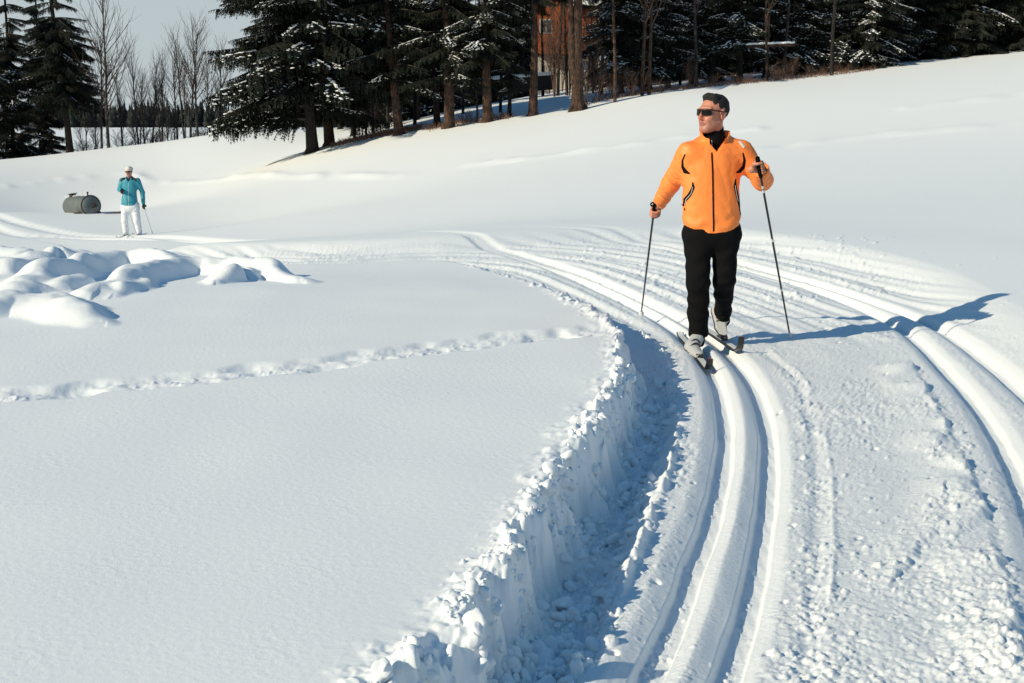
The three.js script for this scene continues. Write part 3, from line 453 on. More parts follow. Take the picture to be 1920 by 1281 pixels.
// a strip lying on the front of a garment: path in x, y; found by marching towards the cloth
function strip(F0, path, width, thick, zFront, dir = [0, 0, -1]) {
  const o = { p: [], i: [] }; const rows = []; let good;
  const hit = (x, y) => { let z = zFront, px = x, py = y; for (let k = 0; k < 120; k++) { const d = F0(px, py, z); if (d < .0006) { good = z; break; } if (z < zFront - .4) { z = good ?? zFront - .3; break; } z += dir[2] * Math.max(d * .6, .0005); px += dir[0] * Math.max(d * .6, .0005); } return [px, py, z]; };
  const P = []; for (let k = 0; k < path.length - 1; k++) { const n = 8; for (let s = 0; s < n; s++) P.push([lerp(path[k][0], path[k + 1][0], s / n), lerp(path[k][1], path[k + 1][1], s / n), lerp(path[k][2] ?? 1, path[k + 1][2] ?? 1, s / n)]); } P.push([...path[path.length - 1].slice(0, 2), path[path.length - 1][2] ?? 1]);
  for (let k = 0; k < P.length; k++) { const a = P[Math.max(0, k - 1)], b = P[Math.min(P.length - 1, k + 1)], l = Math.hypot(b[0] - a[0], b[1] - a[1]) || 1, nx = -(b[1] - a[1]) / l, ny = (b[0] - a[0]) / l, w = width * P[k][2] / 2; rows.push([-1, -.5, .5, 1].map((s) => { const h = hit(P[k][0] + nx * w * s, P[k][1] + ny * w * s); return [h[0] - dir[0] * (Math.abs(s) < 1 ? thick : -.002), h[1], h[2] - dir[2] * (Math.abs(s) < 1 ? thick : -.002)]; })); }
  rows.forEach((r) => r.forEach((q) => o.p.push(...q)));
  for (let k = 0; k < rows.length - 1; k++) for (let s = 0; s < 3; s++) { const a = k * 4 + s, b = a + 1, c = a + 4, d = c + 1; o.i.push(a, b, d, a, d, c); }
  return geoOf(o);
}
function skiPole(tip, top, q) {
  const g = thing('ski_pole', q.label, 'ski pole', tip), A = unit(sub(top, tip)), L = Math.hypot(...sub(top, tip)), P = (t) => A.map((v) => v * t), R = q.r ?? .0075;
  part('shaft', tubeGeo([P(.05), P(L * .5), P(L - .1)], [R * .75, R, R * 1.05], 10), q.shaft ?? M.plastic, g);
  part('grip', tubeGeo([P(L - .15), P(L - .13), P(L - .05), P(L - .01), P(L + .012), P(L + .02)], [.011, .014, .0145, .0155, .015, .006], 12), M.black, g);
  part('tip', tubeGeo([P(-.02), P(.0), P(.06)], [.002, .005, .007], 8), M.silver, g);
  const bk = new THREE.LatheGeometry([[.004, .0], [.018, -.004], [.022, -.002], [.009, .012], [.006, .03]].map(([x, y]) => new THREE.Vector2(x, y)), 14); bk.applyQuaternion(new THREE.Quaternion().setFromUnitVectors(V(0, 1, 0), V(...A))).translate(...P(.045)); part('basket', bk, M.silver, g);
  for (const t of q.bands ?? []) part('band', tubeGeo([P(L * t - .012), P(L * t + .012)], [R * 1.12, R * 1.12], 10), M.silver, g);
  if (q.strap) { const s = q.strap, pts = []; for (let k = 0; k <= 12; k++) { const a = k / 12 * Math.PI * 2; pts.push(add(add(P(L - .01), sub(s, top), .5 - .5 * Math.cos(a)), cross(A, unit(sub(s, top))), .03 * Math.sin(a))); } part('strap', tubeGeo(pts, pts.map(() => .006), 6), M.black, g); }
  return g;
}
// a cross-country ski lying along its own z, tip at +z; origin under the binding
function makeSki(pos, turn, pitch, q) {
  const g = thing('ski', q.label, 'ski', pos, turn), w = .027, prof = [], front = q.front, back = q.back;
  g.rotation.order = 'YXZ'; g.rotation.x = pitch;
  for (let z = -back; z <= front + 1e-6; z += .03) { const k = clamp((z - (front - .2)) / .2, 0, 1), b = clamp((-back + .08 - z) / .08, 0, 1), c = 1 - (z / Math.max(front, back)) ** 2; prof.push([z - .06 * k * k * k, .004 + .12 * k ** 2.2 + .02 * b * b + .004 * c, .006 + .013 * Math.max(0, c) * (1 - k)]); }
  const body = { p: [], i: [] }, topS = { p: [], i: [] };
  const row = (o, k, ws, lift) => { const [z, y, t] = prof[k], kk = clamp((z - (front - .16)) / .12, 0, 1), ww = ws * (1 - .35 * kk * kk); o.push([-ww, y + lift[0] * t + lift[1], z], [ww, y + lift[0] * t + lift[1], z]); };
  const R = [], S = []; for (let k = 0; k < prof.length; k++) { const r = []; row(r, k, w, [0, 0]); row(r, k, w * .96, [1, 0]); R.push(r); const s = []; row(s, k, w * .72, [1, .001]); row(s, k, w * .72, [1, .0035]); S.push(s); }
  const box = (o, rows) => { rows.forEach((r) => r.forEach((p) => o.p.push(...p))); const n = rows.length; for (let k = 0; k < n - 1; k++) { const a = k * 4, b = a + 4; o.i.push(a, a + 1, b + 1, a, b + 1, b, a + 2, b + 3, a + 3, a + 2, b + 2, b + 3, a, b + 2, a + 2, a, b, b + 2, a + 1, a + 3, b + 3, a + 1, b + 3, b + 1); } const e = (n - 1) * 4; o.i.push(0, 2, 3, 0, 3, 1, e, e + 1, e + 3, e, e + 3, e + 2); return geoOf(o).toNonIndexed(); };
  const flat = (gg) => { gg.computeVertexNormals(); return gg; };
  part('blade', flat(box(body, R)), q.pale ? M.whiteSki : M.plastic, g);
  const nTip = prof.findIndex((p) => p[0] > front - .14);
  part('top_sheet', flat(box(topS, S.slice(0, nTip))), M.whiteSki, g); part('tip_sheet', flat(box({ p: [], i: [] }, S.slice(nTip))), q.pale ? M.whiteSki : M.red, g);
  const bg = new THREE.BoxGeometry(.036, .018, .17); bg.translate(0, .034, .02); const b2 = new THREE.CylinderGeometry(.008, .008, .05, 10); b2.rotateZ(Math.PI / 2); b2.translate(0, .046, .075); const b3 = new THREE.BoxGeometry(.024, .012, .06); b3.translate(0, .047, .1);
  part('binding', mergeGeometries([bg, b2, b3].map((x) => x.toNonIndexed())), M.plastic, g);
  return g;
}
// ---------------------------------------------------------------- the man in the orange jacket
{
  const toe = level(1312, 650, .05), D = -toe[2];           // front boot
  const d0 = D + .3;                                          // distance of the trunk
  const P = (u, v, dd) => at(u, v, d0 + dd);
  const arms = [
    [P(1292, 286, -.02), P(1257, 346, .16), P(1233, 386, .36), .074, .06, .047],
    [P(1390, 284, .0), P(1430, 338, -.02), P(1427, 318, -.27), .075, .066, .05],
  ];
  const handR = P(1226, 397, .4), handL = P(1424, 316, -.36);
  const tipR = level(1202, 584, .02), tipL = level(1483, 625, .02);
  tipR[1] = H(tipR[0], tipR[2]) - .01; tipL[1] = H(tipL[0], tipL[2]) - .01;
  const axR = unit(sub(handR, tipR)), axL = unit(sub(handL, tipL));
  const frame = (A, o, wrist, flip) => { let N = sub(wrist, o); N = unit(add(N, A, -dot(N, A))); const B = cross(A, N).map((v) => v * flip); return [A, N, B]; };
  const wR = P(1230, 390, .38), wL = P(1427, 318, -.3);
  const fR = frame(axR, handR, arms[0][2], -1);
  // the raised hand shows its finger backs to the camera: palm to the right, fingers wrapping towards the camera
  const NL = unit(add([.55, 0, .75], axL, -dot([.55, 0, .75], axL))), fL = [axL, NL.map((v) => -v), cross(axL, NL)];
  const y = (v, dd = 0) => P(1335, v, dd)[1], x = (u, v = 340) => P(u, v, 0)[0], z0 = P(1335, 340, 0)[2];
  const torso = [[y(436), x(1334, 430), z0, .196, .122], [y(400), x(1334, 400), z0, .195, .125], [y(350), x(1333, 350), z0, .19, .128], [y(315), x(1334, 315), z0, .194, .13], [y(290), x(1336, 290), z0 - .005, .2, .122], [y(276), x(1338, 276), z0 - .01, .188, .115], [y(264), x(1340, 264), z0 - .02, .135, .1], [y(250), x(1342, 252), z0 - .03, .085, .085]];
  const head = P(1337, 213, .01);
  const ankF = P(1311, 622, .02), ankB = P(1355, 580, .42);
  const legs = [
    [P(1309, 434, 0), P(1309, 525, -.06), P(1310, 630, .02), .1, .08, .071],
    [P(1361, 434, 0), P(1358, 520, -.02), P(1356, 590, .36), .099, .078, .058],
  ];
  const toeB = level(1357, 630, .035), heelF = [toe[0] - .03, H(toe[0], toe[2] - .26) + .07, toe[2] - .27];
  const upB = unit(sub(legs[1][1], legs[1][2]));
  const toeF = [toe[0], H(toe[0], toe[2]) + .06, toe[2]];
  const boots = [
    { heel: add(heelF, [0, .015, .04]), ball: mix3(heelF, toeF, .62), toe: add(toeF, [0, 0, 0]), ankle: P(1309, 630, .0), up: [0, 1, 0] },
    { heel: [toeB[0] - .02, toeB[1] + .17, toeB[2] - .2], ball: [toeB[0] - .008, toeB[1] + .05, toeB[2] - .09], toe: [toeB[0], toeB[1] + .015, toeB[2] - .0], ankle: P(1356, 596, .34), up: upB },
  ];
  const m = makePerson({
    label: 'man in orange jacket, black trousers and sunglasses skiing towards the camera', base: [torso[0][1], 0, z0], cell: .008, yaw: -.95, tilt: -.06, head, headScale: 1.06, skin: M.skin, stubble: 1, torso, arms, legs, boots, boot: M.bootWhite, fold: 1.25,
    hands: [[handR, fR[0], fR[1], fR[2], arms[0][2]], [handL, fL[0], fL[1], fL[2], arms[1][2]]],
    jacket: M.orange, shirt: M.black, trousers: M.black, hem: (px) => y(432) - .012 + .055 * ((px - x(1334, 430)) / .2) ** 2,
    neck: [x(1341, 255), y(262), z0 - .025, .075], vee: y(284), veeSlope: .85, collarTop: y(237),
    pelvis: [x(1335, 430), y(440), z0], pelvisR: [.19, .13, .125],
  });
  const { g, put, jacketF, headW, hs, c } = m;
  // turned-up collar of the jacket: two flaps beside the V and a band round the back
  { const o = { p: [], i: [] }, N = 26; for (let k = 0; k <= N; k++) { const a = lerp(.42, 6.2832 - .42, k / N), s = Math.sin(a), cc = Math.cos(a), front = sstep(.2, 1, cc), r0 = .083 + .012 * front, r1 = .096 + .03 * front, yb = y(266) - .06 * front, yt = y(249) + .014 - .05 * front - .005 * cc; for (const [r, yy] of [[r0, yb], [r1, yt], [r1 + .007, yt - .002], [r0 + .016, yb]]) o.p.push(x(1341, 255) + s * r, yy, z0 - .025 + cc * r * 1.02); } for (let k = 0; k < N; k++) for (let q = 0; q < 4; q++) { const a = k * 4 + q, b = k * 4 + (q + 1) % 4, e = a + 4, f = b + 4; o.i.push(a, b, f, a, f, e); } put('jacket_collar', geoOf(o), M.orange, m.jacket); }
  const zf = z0 + .3, X = (u, v) => x(u, v), PP = (u, v, w = 1) => [X(u, v), y(v), w];
  put('zip', strip(jacketF, [PP(1330, 285), PP(1331, 330), PP(1332, 380), PP(1333, 426), PP(1333, 431)], .014, .003, zf), M.black, m.jacket);
  for (const [name, path, w, mt] of [
    ['pocket_trim', [PP(1295, 340, .3), PP(1296, 350, 1), PP(1290, 364, 1.1), PP(1282, 376, .9), PP(1280, 386, .35)], .026, M.black],
    ['pocket_trim', [PP(1375, 334, .3), PP(1374, 348, 1.1), PP(1379, 366, 1), PP(1384, 384, .9), PP(1387, 402, .35)], .026, M.black],
  ]) put(name, strip(jacketF, path, w, .003, zf), mt, m.jacket);
  for (const path of [[PP(1295, 349), PP(1292, 362), PP(1284, 373), PP(1282, 384)], [PP(1374, 346), PP(1377, 362), PP(1381, 376)]]) put('pocket_zip', strip(jacketF, path, .005, .0055, zf), M.silver, m.jacket);
  // dark panels under the arms
  for (const path of [[PP(1281, 288, .35), PP(1277, 300, .6), PP(1278, 313, 1), PP(1283, 321, 1.6), PP(1290, 325, .5)], [PP(1389, 286, .5), PP(1392, 300, 1), PP(1391, 313, 1.4), PP(1384, 320, 1.5), PP(1376, 323, .4)]]) put('side_panel', strip(jacketF, path, .02, .003, zf), M.black, m.jacket);
  for (const path of [[PP(1384, 264), PP(1392, 276)]]) put('reflective_patch', strip(jacketF, path, .02, .003, zf), M.silver, m.jacket);
  { const pz = [x(1334, 262), 0, 0], col = (px, py, pz2) => Math.min(jacketF(px, py, pz2), cap3(px, py, pz2, [x(1341, 255), y(284) - .06, z0 - .035], headW([0, -.085, -.022]), .085, .063)); put('shirt_zip', strip(col, [PP(1333, 263), PP(1333, 276)], .006, .003, zf), M.silver, g); }
  // hair, with a short raised fringe
  const hairF = (px, py, pz) => {
    const [a, b, d] = m.toHead(px, py, pz); let k = ell(a, b, d, [0, .04, -.022], [.079, .088, .098]) ; k = smin(k, cap3(Math.abs(a), b, d, [0, .106, .052], [.04, .102, .035], .023, .02), .02);
    const yl = d > .03 ? lerp(-.02, .08, clamp((d - .03) / .035, 0, 1)) : d > -.005 ? lerp(-.045, -.02, (d + .005) / .035) : lerp(-.115, -.045, clamp((d + .07) / .065, 0, 1)); const e = ell(Math.abs(a), b, d, [.08, -.006, -.008], [.03, .036, .024]);
    k = Math.max(k, (yl - b) * .8); k = Math.max(k, -e); return (k + .003 * n3(a * 110, b * 50, d * 60) + .003 * n3(a * 30, b * 30, d * 30)) * hs;
  };
  put('hair', nets(hairF, add(head, [-.16, -.15, -.16]), add(head, [.16, .19, .16]), .0045), M.hair, g);
  const glasses = put('sunglasses', mergeGeometries([[[-.068, .018, .074], [-.04, .021, .099], [0, .017, .109], [.04, .021, .099], [.068, .018, .074]], [[.068, .018, .074], [.079, .014, .04], [.086, .01, -.02]], [[-.068, .018, .074], [-.079, .014, .04], [-.086, .01, -.02]]].map((l) => tubeGeo(l.map(headW), l.map(() => .0052), 8))), mat(.05, .01, .008, .3), g);
  for (const s of [-1, 1]) put('lens', nets((px, py, pz) => { const [a, b, d] = m.toHead(px, py, pz), q = Math.abs(a * s - .036) / .03, w = Math.abs(b - .002 + .004 * q) / .02; return Math.max((Math.pow(q ** 3 + w ** 3, 1 / 3) - 1) * .018, Math.abs(ell(a, b, d, [0, 0, .0], [.092, .14, .107])) - .0035, .01 - d) * hs; }, add(head, [-.13, -.08, -.13]), add(head, [.13, .08, .13]), .004), M.lens, glasses);
  put('pocket_tag', strip(jacketF, [PP(1282, 389), PP(1282, 394)], .006, .004, zf), M.black, m.jacket);
  // poles and skis
  const topR = add(handR, axR, .07), topL = add(handL, axL, .075);
  skiPole(tipR, topR, { label: "black ski pole planted behind the man's lowered hand on the left", strap: add(arms[0][2], [-.02, .03, 0]) });
  skiPole(tipL, topL, { label: "black ski pole with silver bands in the man's raised hand on the right", bands: [.86, .84, .58, .3], strap: add(arms[1][2], [.03, .0, 0]) });
  const skiAt = (u0, v0, u1, v1, bootToe, label, lift) => { const a = level(u0, v0), b = level(u1, v1), dir = Math.atan2(b[0] - a[0], b[2] - a[2]), bx = bootToe[0] - Math.sin(dir) * .06, bz = bootToe[2] - Math.cos(dir) * .06, front = Math.hypot(b[0] - bx, b[2] - bz) + .06; makeSki([bx, lift, bz], dir, 0, { label, front, back: .95 }); };
  skiAt(1312, 657, 1337, 688, toeF, "ski under the orange-jacketed man's front foot, nearest upturned tip", -.05);
  skiAt(1330, 622, 1388, 661, toeB, "ski under the orange-jacketed man's rear foot, partly behind the other", -.022);
}
// ---------------------------------------------------------------- the woman farther down the trail
{
  const [wx, D] = onSlope(247, 445), gy = ground(wx, D), b0 = [wx, gy, -D], s = F / (D * Math.cos(PITCH) + 3.1 * Math.sin(PITCH));               // pixels to a metre there
  const P = (u, v, dd = 0) => [b0[0] + (u - 247) / s, gy + (446 - v) / s * 1.0, b0[2] - dd];
  const pT = (v, cu, a, b) => { const p = P(cu, v); return [p[1], p[0], p[2], a, b]; };
  const torso = [pT(390, 246, .215, .15), pT(380, 246, .2, .145), pT(368, 247, .178, .13), pT(356, 248, .185, .135), pT(346, 248, .18, .125), pT(340, 248, .13, .1), pT(335, 248.5, .075, .07)];
  const head = P(248.5, 327, -.03), gl = P(241, 363, -.34), gr = P(272.5, 393, .02);
  const arms = [[P(234.5, 344), P(230, 360, -.05), P(239, 362, -.27), .075, .06, .045], [P(263, 344), P(270, 366, .06), P(272, 388, .0), .075, .06, .045]];
  const legs = [[P(238, 390), P(236, 417, -.04), P(236.5, 441, .02), .115, .088, .075], [P(256, 390), P(258.5, 417, -.02), P(261, 441, .05), .115, .088, .075]];
  const mk = (u, dd) => { const p = P(u, 441, dd); return { heel: [p[0], gy + .05, p[2] - .09], ball: [p[0], gy + .05, p[2] + .08], toe: [p[0], gy + .045, p[2] + .15], ankle: [p[0], gy + .13, p[2] - .03], up: [0, 1, 0] }; };
  const tipL = [P(249, 0)[0], 0, b0[2] - .35], tipR = [P(277, 0)[0], 0, b0[2] - .45]; for (const t of [tipL, tipR]) t[1] = H(t[0], t[2]);
  const axL = unit(sub(gl, tipL)), axR = unit(sub(gr, tipR));
  const fr = (A, o, w) => { let N = sub(w, o); N = unit(add(N, A, -dot(N, A))); return [N, cross(A, N)]; };
  const [nL, bL] = fr(axL, gl, arms[0][2]), [nR, bR] = fr(axR, gr, arms[1][2]);
  const m = makePerson({
    label: 'woman in a teal jacket, white trousers and pale hat standing on the trail', base: [b0[0], gy, b0[2]], cell: .018, yaw: -.12, tilt: .12, head, headScale: 1.0, skin: M.skinCold, torso, arms, legs, boots: [mk(236.5, .0), mk(261, .04)], boot: M.whiteCloth, fold: 1,
    hands: [[gl, axL, nL, bL, arms[0][2]], [gr, axR, nR, bR, arms[1][2]]], gloves: true, jacket: M.teal, shirt: M.navy, trousers: M.whiteCloth, hem: () => P(0, 389.5)[1],
    neck: [P(248.5, 0)[0], P(0, 337)[1], b0[2], .075], vee: P(0, 346)[1], veeSlope: .6, collarTop: P(0, 336)[1], pelvis: P(247, 394), pelvisR: [.2, .15, .145],
  });
  const { put, headW, toHead, hs, jacketF, g } = m, zf = b0[2] + .45;
  put('hat', nets((x, y, z) => { const [a, b, d] = toHead(x, y, z); let k = ell(a, b, d, [0, .05, -.02], [.093, .09, .11]); k = Math.max(k, .035 - b - .5 * Math.max(0, -d - .02)); return (k + .003 * Math.sin(b * 500)) * hs; }, add(head, [-.14, -.1, -.16]), add(head, [.14, .2, .16]), .009), M.knit, g);
  put('hat_band', nets((x, y, z) => { const [a, b, d] = toHead(x, y, z); return Math.max(ell(a, b, d, [0, .05, -.02], [.1, .1, .117]), Math.abs(b - .048 + .2 * d) - .02) * hs; }, add(head, [-.14, -.1, -.16]), add(head, [.14, .2, .16]), .009), mat(.5, .47, .43, .95), g);
  put('sunglasses', tubeGeo([[-.08, .012, .03], [-.06, .012, .08], [-.03, .006, .1], [0, .012, .105], [.03, .006, .1], [.06, .012, .08], [.08, .012, .03]].map(headW), [.008, .012, .019, .009, .019, .012, .008], 8), M.lens, g);
  for (const sx of [-1, 1]) { const c = P(248 + sx * 12.5, 341); put('shoulder_panel', strip(jacketF, [[P(248 + sx * 6, 0)[0], P(0, 339.5)[1]], [P(248 + sx * 10, 0)[0], P(0, 340.5)[1]], [P(248 + sx * 15, 0)[0], P(0, 344)[1]]], .07, .004, zf), M.navy, m.jacket); }
  put('zip', strip(jacketF, [[P(248.5, 0)[0], P(0, 347)[1]], [P(248, 0)[0], P(0, 356)[1]], [P(247.5, 0)[0], P(0, 388)[1]]], .012, .004, zf), M.silver, m.jacket);
  skiPole(tipL, add(gl, axL, .07), { label: "thin ski pole in the teal-jacketed woman's raised hand", shaft: M.silver, r: .0065 });
  skiPole(tipR, add(gr, axR, .07), { label: "thin ski pole in the teal-jacketed woman's lowered hand", shaft: M.silver, r: .0065 });
  makeSki([P(236.5, 0)[0], gy - .012, b0[2] + .1], -.02, 0, { pale: true, label: "ski under the teal-jacketed woman's foot on the left", front: .75, back: .8 });
  makeSki([P(261, 0)[0], gy - .012, b0[2] + .06], .02, 0, { pale: true, label: "ski under the teal-jacketed woman's foot on the right", front: .75, back: .8 });
}
// ---------------------------------------------------------------- the old tank in the field
{
  const [tx, D] = onSlope(172, 403), px = D / F, R = 18.5 * px, c0 = [tx, ground(tx, D) + R * .82, -D], dir = unit([-.66, -.07, -.75]), L = R * 5, t = thing('slurry_tank', 'old round grey metal tank half sunk in the snow beside the woman', 'tank', [c0[0], c0[1], c0[2]]);
  const metal = mat(1, 1, 1, .6, { metalness: .25, map: noiseTex(256, (() => { const f = tile((x, y) => fbm(x, y, 5), 5); return (u, v) => { const q = clamp(.5 + .6 * f(u, v), 0, 1); return [.3 + .2 * q, .325 + .2 * q, .325 + .2 * q]; }; })(), 1, true) }), rust = mat(.05, .04, .035, .8);
  const turn = new THREE.Quaternion().setFromUnitVectors(V(0, 1, 0), V(...dir)), put = (n, g, m, p = t) => part(n, g.applyQuaternion(turn), m, p);
  // dished shell: rounded ends, ring seams
  const k0 = R / .43, pr = [[.001, -.09 * k0], [.16 * k0, -.075 * k0], [.3 * k0, -.045 * k0], [.4 * k0, -.005], [R, .04]]; for (const y of [L * .3, L * .6]) pr.push([R, y - .03], [R + .014, y - .02], [R + .014, y + .02], [R, y + .03]); pr.push([R, L - .04], [.93 * R, L], [.7 * R, L + .04], [.001, L + .08]);
  const body = put('shell', new THREE.LatheGeometry(pr.map(([x, y]) => new THREE.Vector2(x, y)), 36), metal);
  put('rim', new THREE.TorusGeometry(R + .004, .022, 8, 36).rotateX(Math.PI / 2).translate(0, .03, 0), rust);
  const flange = put('valve', mergeGeometries([new THREE.CylinderGeometry(.085, .085, .05, 18).translate(0, -.1, 0), new THREE.CylinderGeometry(.05, .05, .16, 14).translate(0, -.16, 0), new THREE.CylinderGeometry(.075, .075, .03, 14).translate(0, -.24, 0)].map((g) => g.translate(.02, 0, -.02))), rust);
  const un = (g) => { g.applyQuaternion(turn.clone().invert()); return g; };
  const onTop = (a, up) => [dir[0] * a, dir[1] * a + R + up, dir[2] * a];
  part('hatch', mergeGeometries([new THREE.CylinderGeometry(.11, .12, .1, 20).translate(...onTop(1.5, .03)), new THREE.CylinderGeometry(.15, .15, .03, 20).rotateZ(.12).translate(...onTop(1.5, .1))]), rust, t);
  part('vent_pipe', mergeGeometries([new THREE.CylinderGeometry(.025, .025, .14, 10).translate(...onTop(.25, .05)), new THREE.CylinderGeometry(.035, .035, .03, 10).translate(...onTop(.25, .12))]), rust, t);
  part('saddle', mergeGeometries([.35, 1.7].map((a) => new THREE.BoxGeometry(.9, .3, .14).rotateY(Math.atan2(dir[0], dir[2])).translate(dir[0] * a, dir[1] * a - .36, dir[2] * a))), rust, t);
  { const a = [dir[0] * -.0 + .05, -.36, .05], b = [1.15, H(c0[0] + 1.15, c0[2] + .35) - c0[1] + .05, .35]; part('drawbar', tubeGeo([a, mix3(a, b, .5), b], [.045, .04, .035], 8), rust, t); }
  { const r = rng(8), l = []; for (let k = 0; k < 9; k++) { const a = .35 + r() * 1.7, w = (r() - .7) * .25, s = .06 + r() * .06; l.push(CLODS[k % 4].clone().scale(s * 1.6, s * .35, s * 1.3).translate(dir[0] * a + dir[2] * w, dir[1] * a + Math.sqrt(R * R - w * w) + .004, dir[2] * a - dir[0] * w)); } const o = part('snow', mergeGeometries(l), M.treeSnow, t); o.userData.kind = 'stuff'; }
}
// ---------------------------------------------------------------- trees
M.bark = mat(.15, .085, .058, .95, { map: noiseTex(256, (() => { const f = tile((x, y) => fbm(x * 2.5, y * .6, 4), 9); return (u, v) => { const q = clamp(.62 + .9 * f(u, v), .15, 1); return [q, q * .97, q * .95]; }; })(), 1, true), bumpMap: noiseTex(256, (() => { const f = tile((x, y) => Math.abs(fbm(x * 2.5, y * .7, 3)), 9); return (u, v) => f(u, v) * 1.4; })(), 1), bumpScale: .03 });
M.darkBark = M.bark.clone(); M.darkBark.color = lin(.04, .03, .026);
M.greyBark = M.bark.clone(); M.greyBark.color = lin(.085, .075, .07);
M.twig = mat(.06, .043, .036, .95);
M.brownTwig = mat(.105, .062, .045, .95);
M.needles = new THREE.MeshStandardMaterial({ color: 0xffffff, vertexColors: true, roughness: .85, side: THREE.DoubleSide });
// a bough 3 m long along +x with drooping side twigs; second geometry is the snow lying on it
function boughGeo(seed, hang) {
  const r = rng(seed), o = { p: [], n: [], i: [], c: [] }, snow = [], L = 3, spine = (s) => [s, .16 * s - .105 * s * s + .012 * s * s * s, .05 * Math.sin(s * 2 + seed)];
  const stem = []; for (let k = 0; k <= 7; k++) stem.push(spine(k / 7 * L)); const st = tube(stem, stem.map((_, k) => .045 * (1 - k / 8.2)), 5);
  o.p.push(...st.p); o.n.push(...st.n); o.i.push(...st.i); for (let k = 0; k < st.p.length / 3; k++) o.c.push(.045, .033, .026);
  const tri = (a, b, c, col) => { const n = unit(cross(sub(b, a), sub(c, a))), m = n[1] < 0 ? n.map((v) => -v) : n, k = o.p.length / 3; o.p.push(...a, ...b, ...c); o.n.push(...m, ...m, ...m); o.i.push(k, k + 1, k + 2); for (let q = 0; q < 3; q++) o.c.push(...col); };
  const a0 = (s) => spine(Math.min(s, L));
  const twig = (a, d, len, flat) => {
    const col = [.016 + r() * .013, .022 + r() * .013, .014 + r() * .008], side = unit(cross(d, [0, 1, 0.02])), up = cross(side, d); let p = a; const n = Math.max(3, Math.round(len / .085));
    for (let k = 0; k < n; k++) {
      const dd = unit([d[0], d[1] - k / n * .35, d[2]]), e = add(p, dd, len / n), w = .05 * (1 - k / n * .6);
      tri(add(p, side, -w * .5), add(p, side, w * .5), e, col); tri(add(p, up, -w * .5), add(p, up, w * .5), e, col);
      for (const s of [-1, 1]) { const bl = (.1 + .09 * r()) * (1 - .45 * k / n), tip = add(add(add(p, dd, bl * .65), side, s * bl * .8), up, (r() - .6) * bl * .7), m = add(p, dd, .035); tri(p, m, tip, col); const t2 = add(add(p, dd, bl * .5), side, s * bl * .35); tri(p, m, [t2[0], t2[1] - bl * .8, t2[2]], col); }
      p = e;
    }
  };
  for (let s = .35; s < L; s += .1) {
    const a = spine(s), q = s / L;
    for (const z of [-1, 1]) { if (r() < .12) continue; const len = (.75 * (1 - q * .75) + .1) * (.6 + .6 * r()); twig(a, unit([.55 + .3 * r(), -.1 - hang * (.3 + .5 * r()), z * (.75 + .3 * r())]), len); if (r() < .55) { const b = add(a, unit([.55, -.1 - hang * .5, z * .9]), len * .5); twig(b, unit([.3, -1, z * .2 * r()]), .2 + .3 * r() * (1 - q * .5)); } }
    if (r() < .65) twig(a, unit([.35, -1, (r() - .5) * .5]), .18 + .38 * r() * (1 - q * .6));
  }
  twig(spine(L), unit([1, -.1, 0]), .35);
  let on = r() > .4; for (let s = .4; s < L + .2; s += .06) { if (r() < .12) on = !on; if (on) { const a = spine(Math.min(s, L)), w = (.022 + .05 * r()) * (1 - s / L * .4); snow.push(CLODS1[Math.floor(r() * 4)].clone().scale(w * 1.8, w * .75, w).rotateY((r() - .5) * 1.6).translate(a[0] + (r() - .5) * .06, a[1] + .035, a[2] + (r() - .5) * .07)); }
    for (let e = 0; e < 2; e++) if (r() < .55) { const z = (r() < .5 ? -1 : 1) * (.08 + .5 * r()) * (1 - s / L * .6), u = .016 + .045 * r() * r(); snow.push(CLODS1[Math.floor(r() * 4)].clone().scale(u * 1.7, u * .7, u).rotateY(r() * 6).rotateZ((r() - .5) * .6).translate(a0(s)[0] + Math.abs(z) * .6, a0(s)[1] - Math.abs(z) * (.15 + hang * .5) + .02, a0(s)[2] + z)); } }
  return [geoOf(o), mergeGeometries(snow)];
}
const CLODS1 = SMALL;
const BOUGHS = [[101, .5], [102, .8], [103, 1.1], [104, .35]].map(([s, h]) => boughGeo(s, h));
const bole = (pts, r0, sides = 10, flare = 1.5) => { const n = pts.length; return tubeGeo(pts, pts.map((_, k) => r0 * (1 - .75 * k / (n - 1)) * (k ? 1 : flare)), sides); };
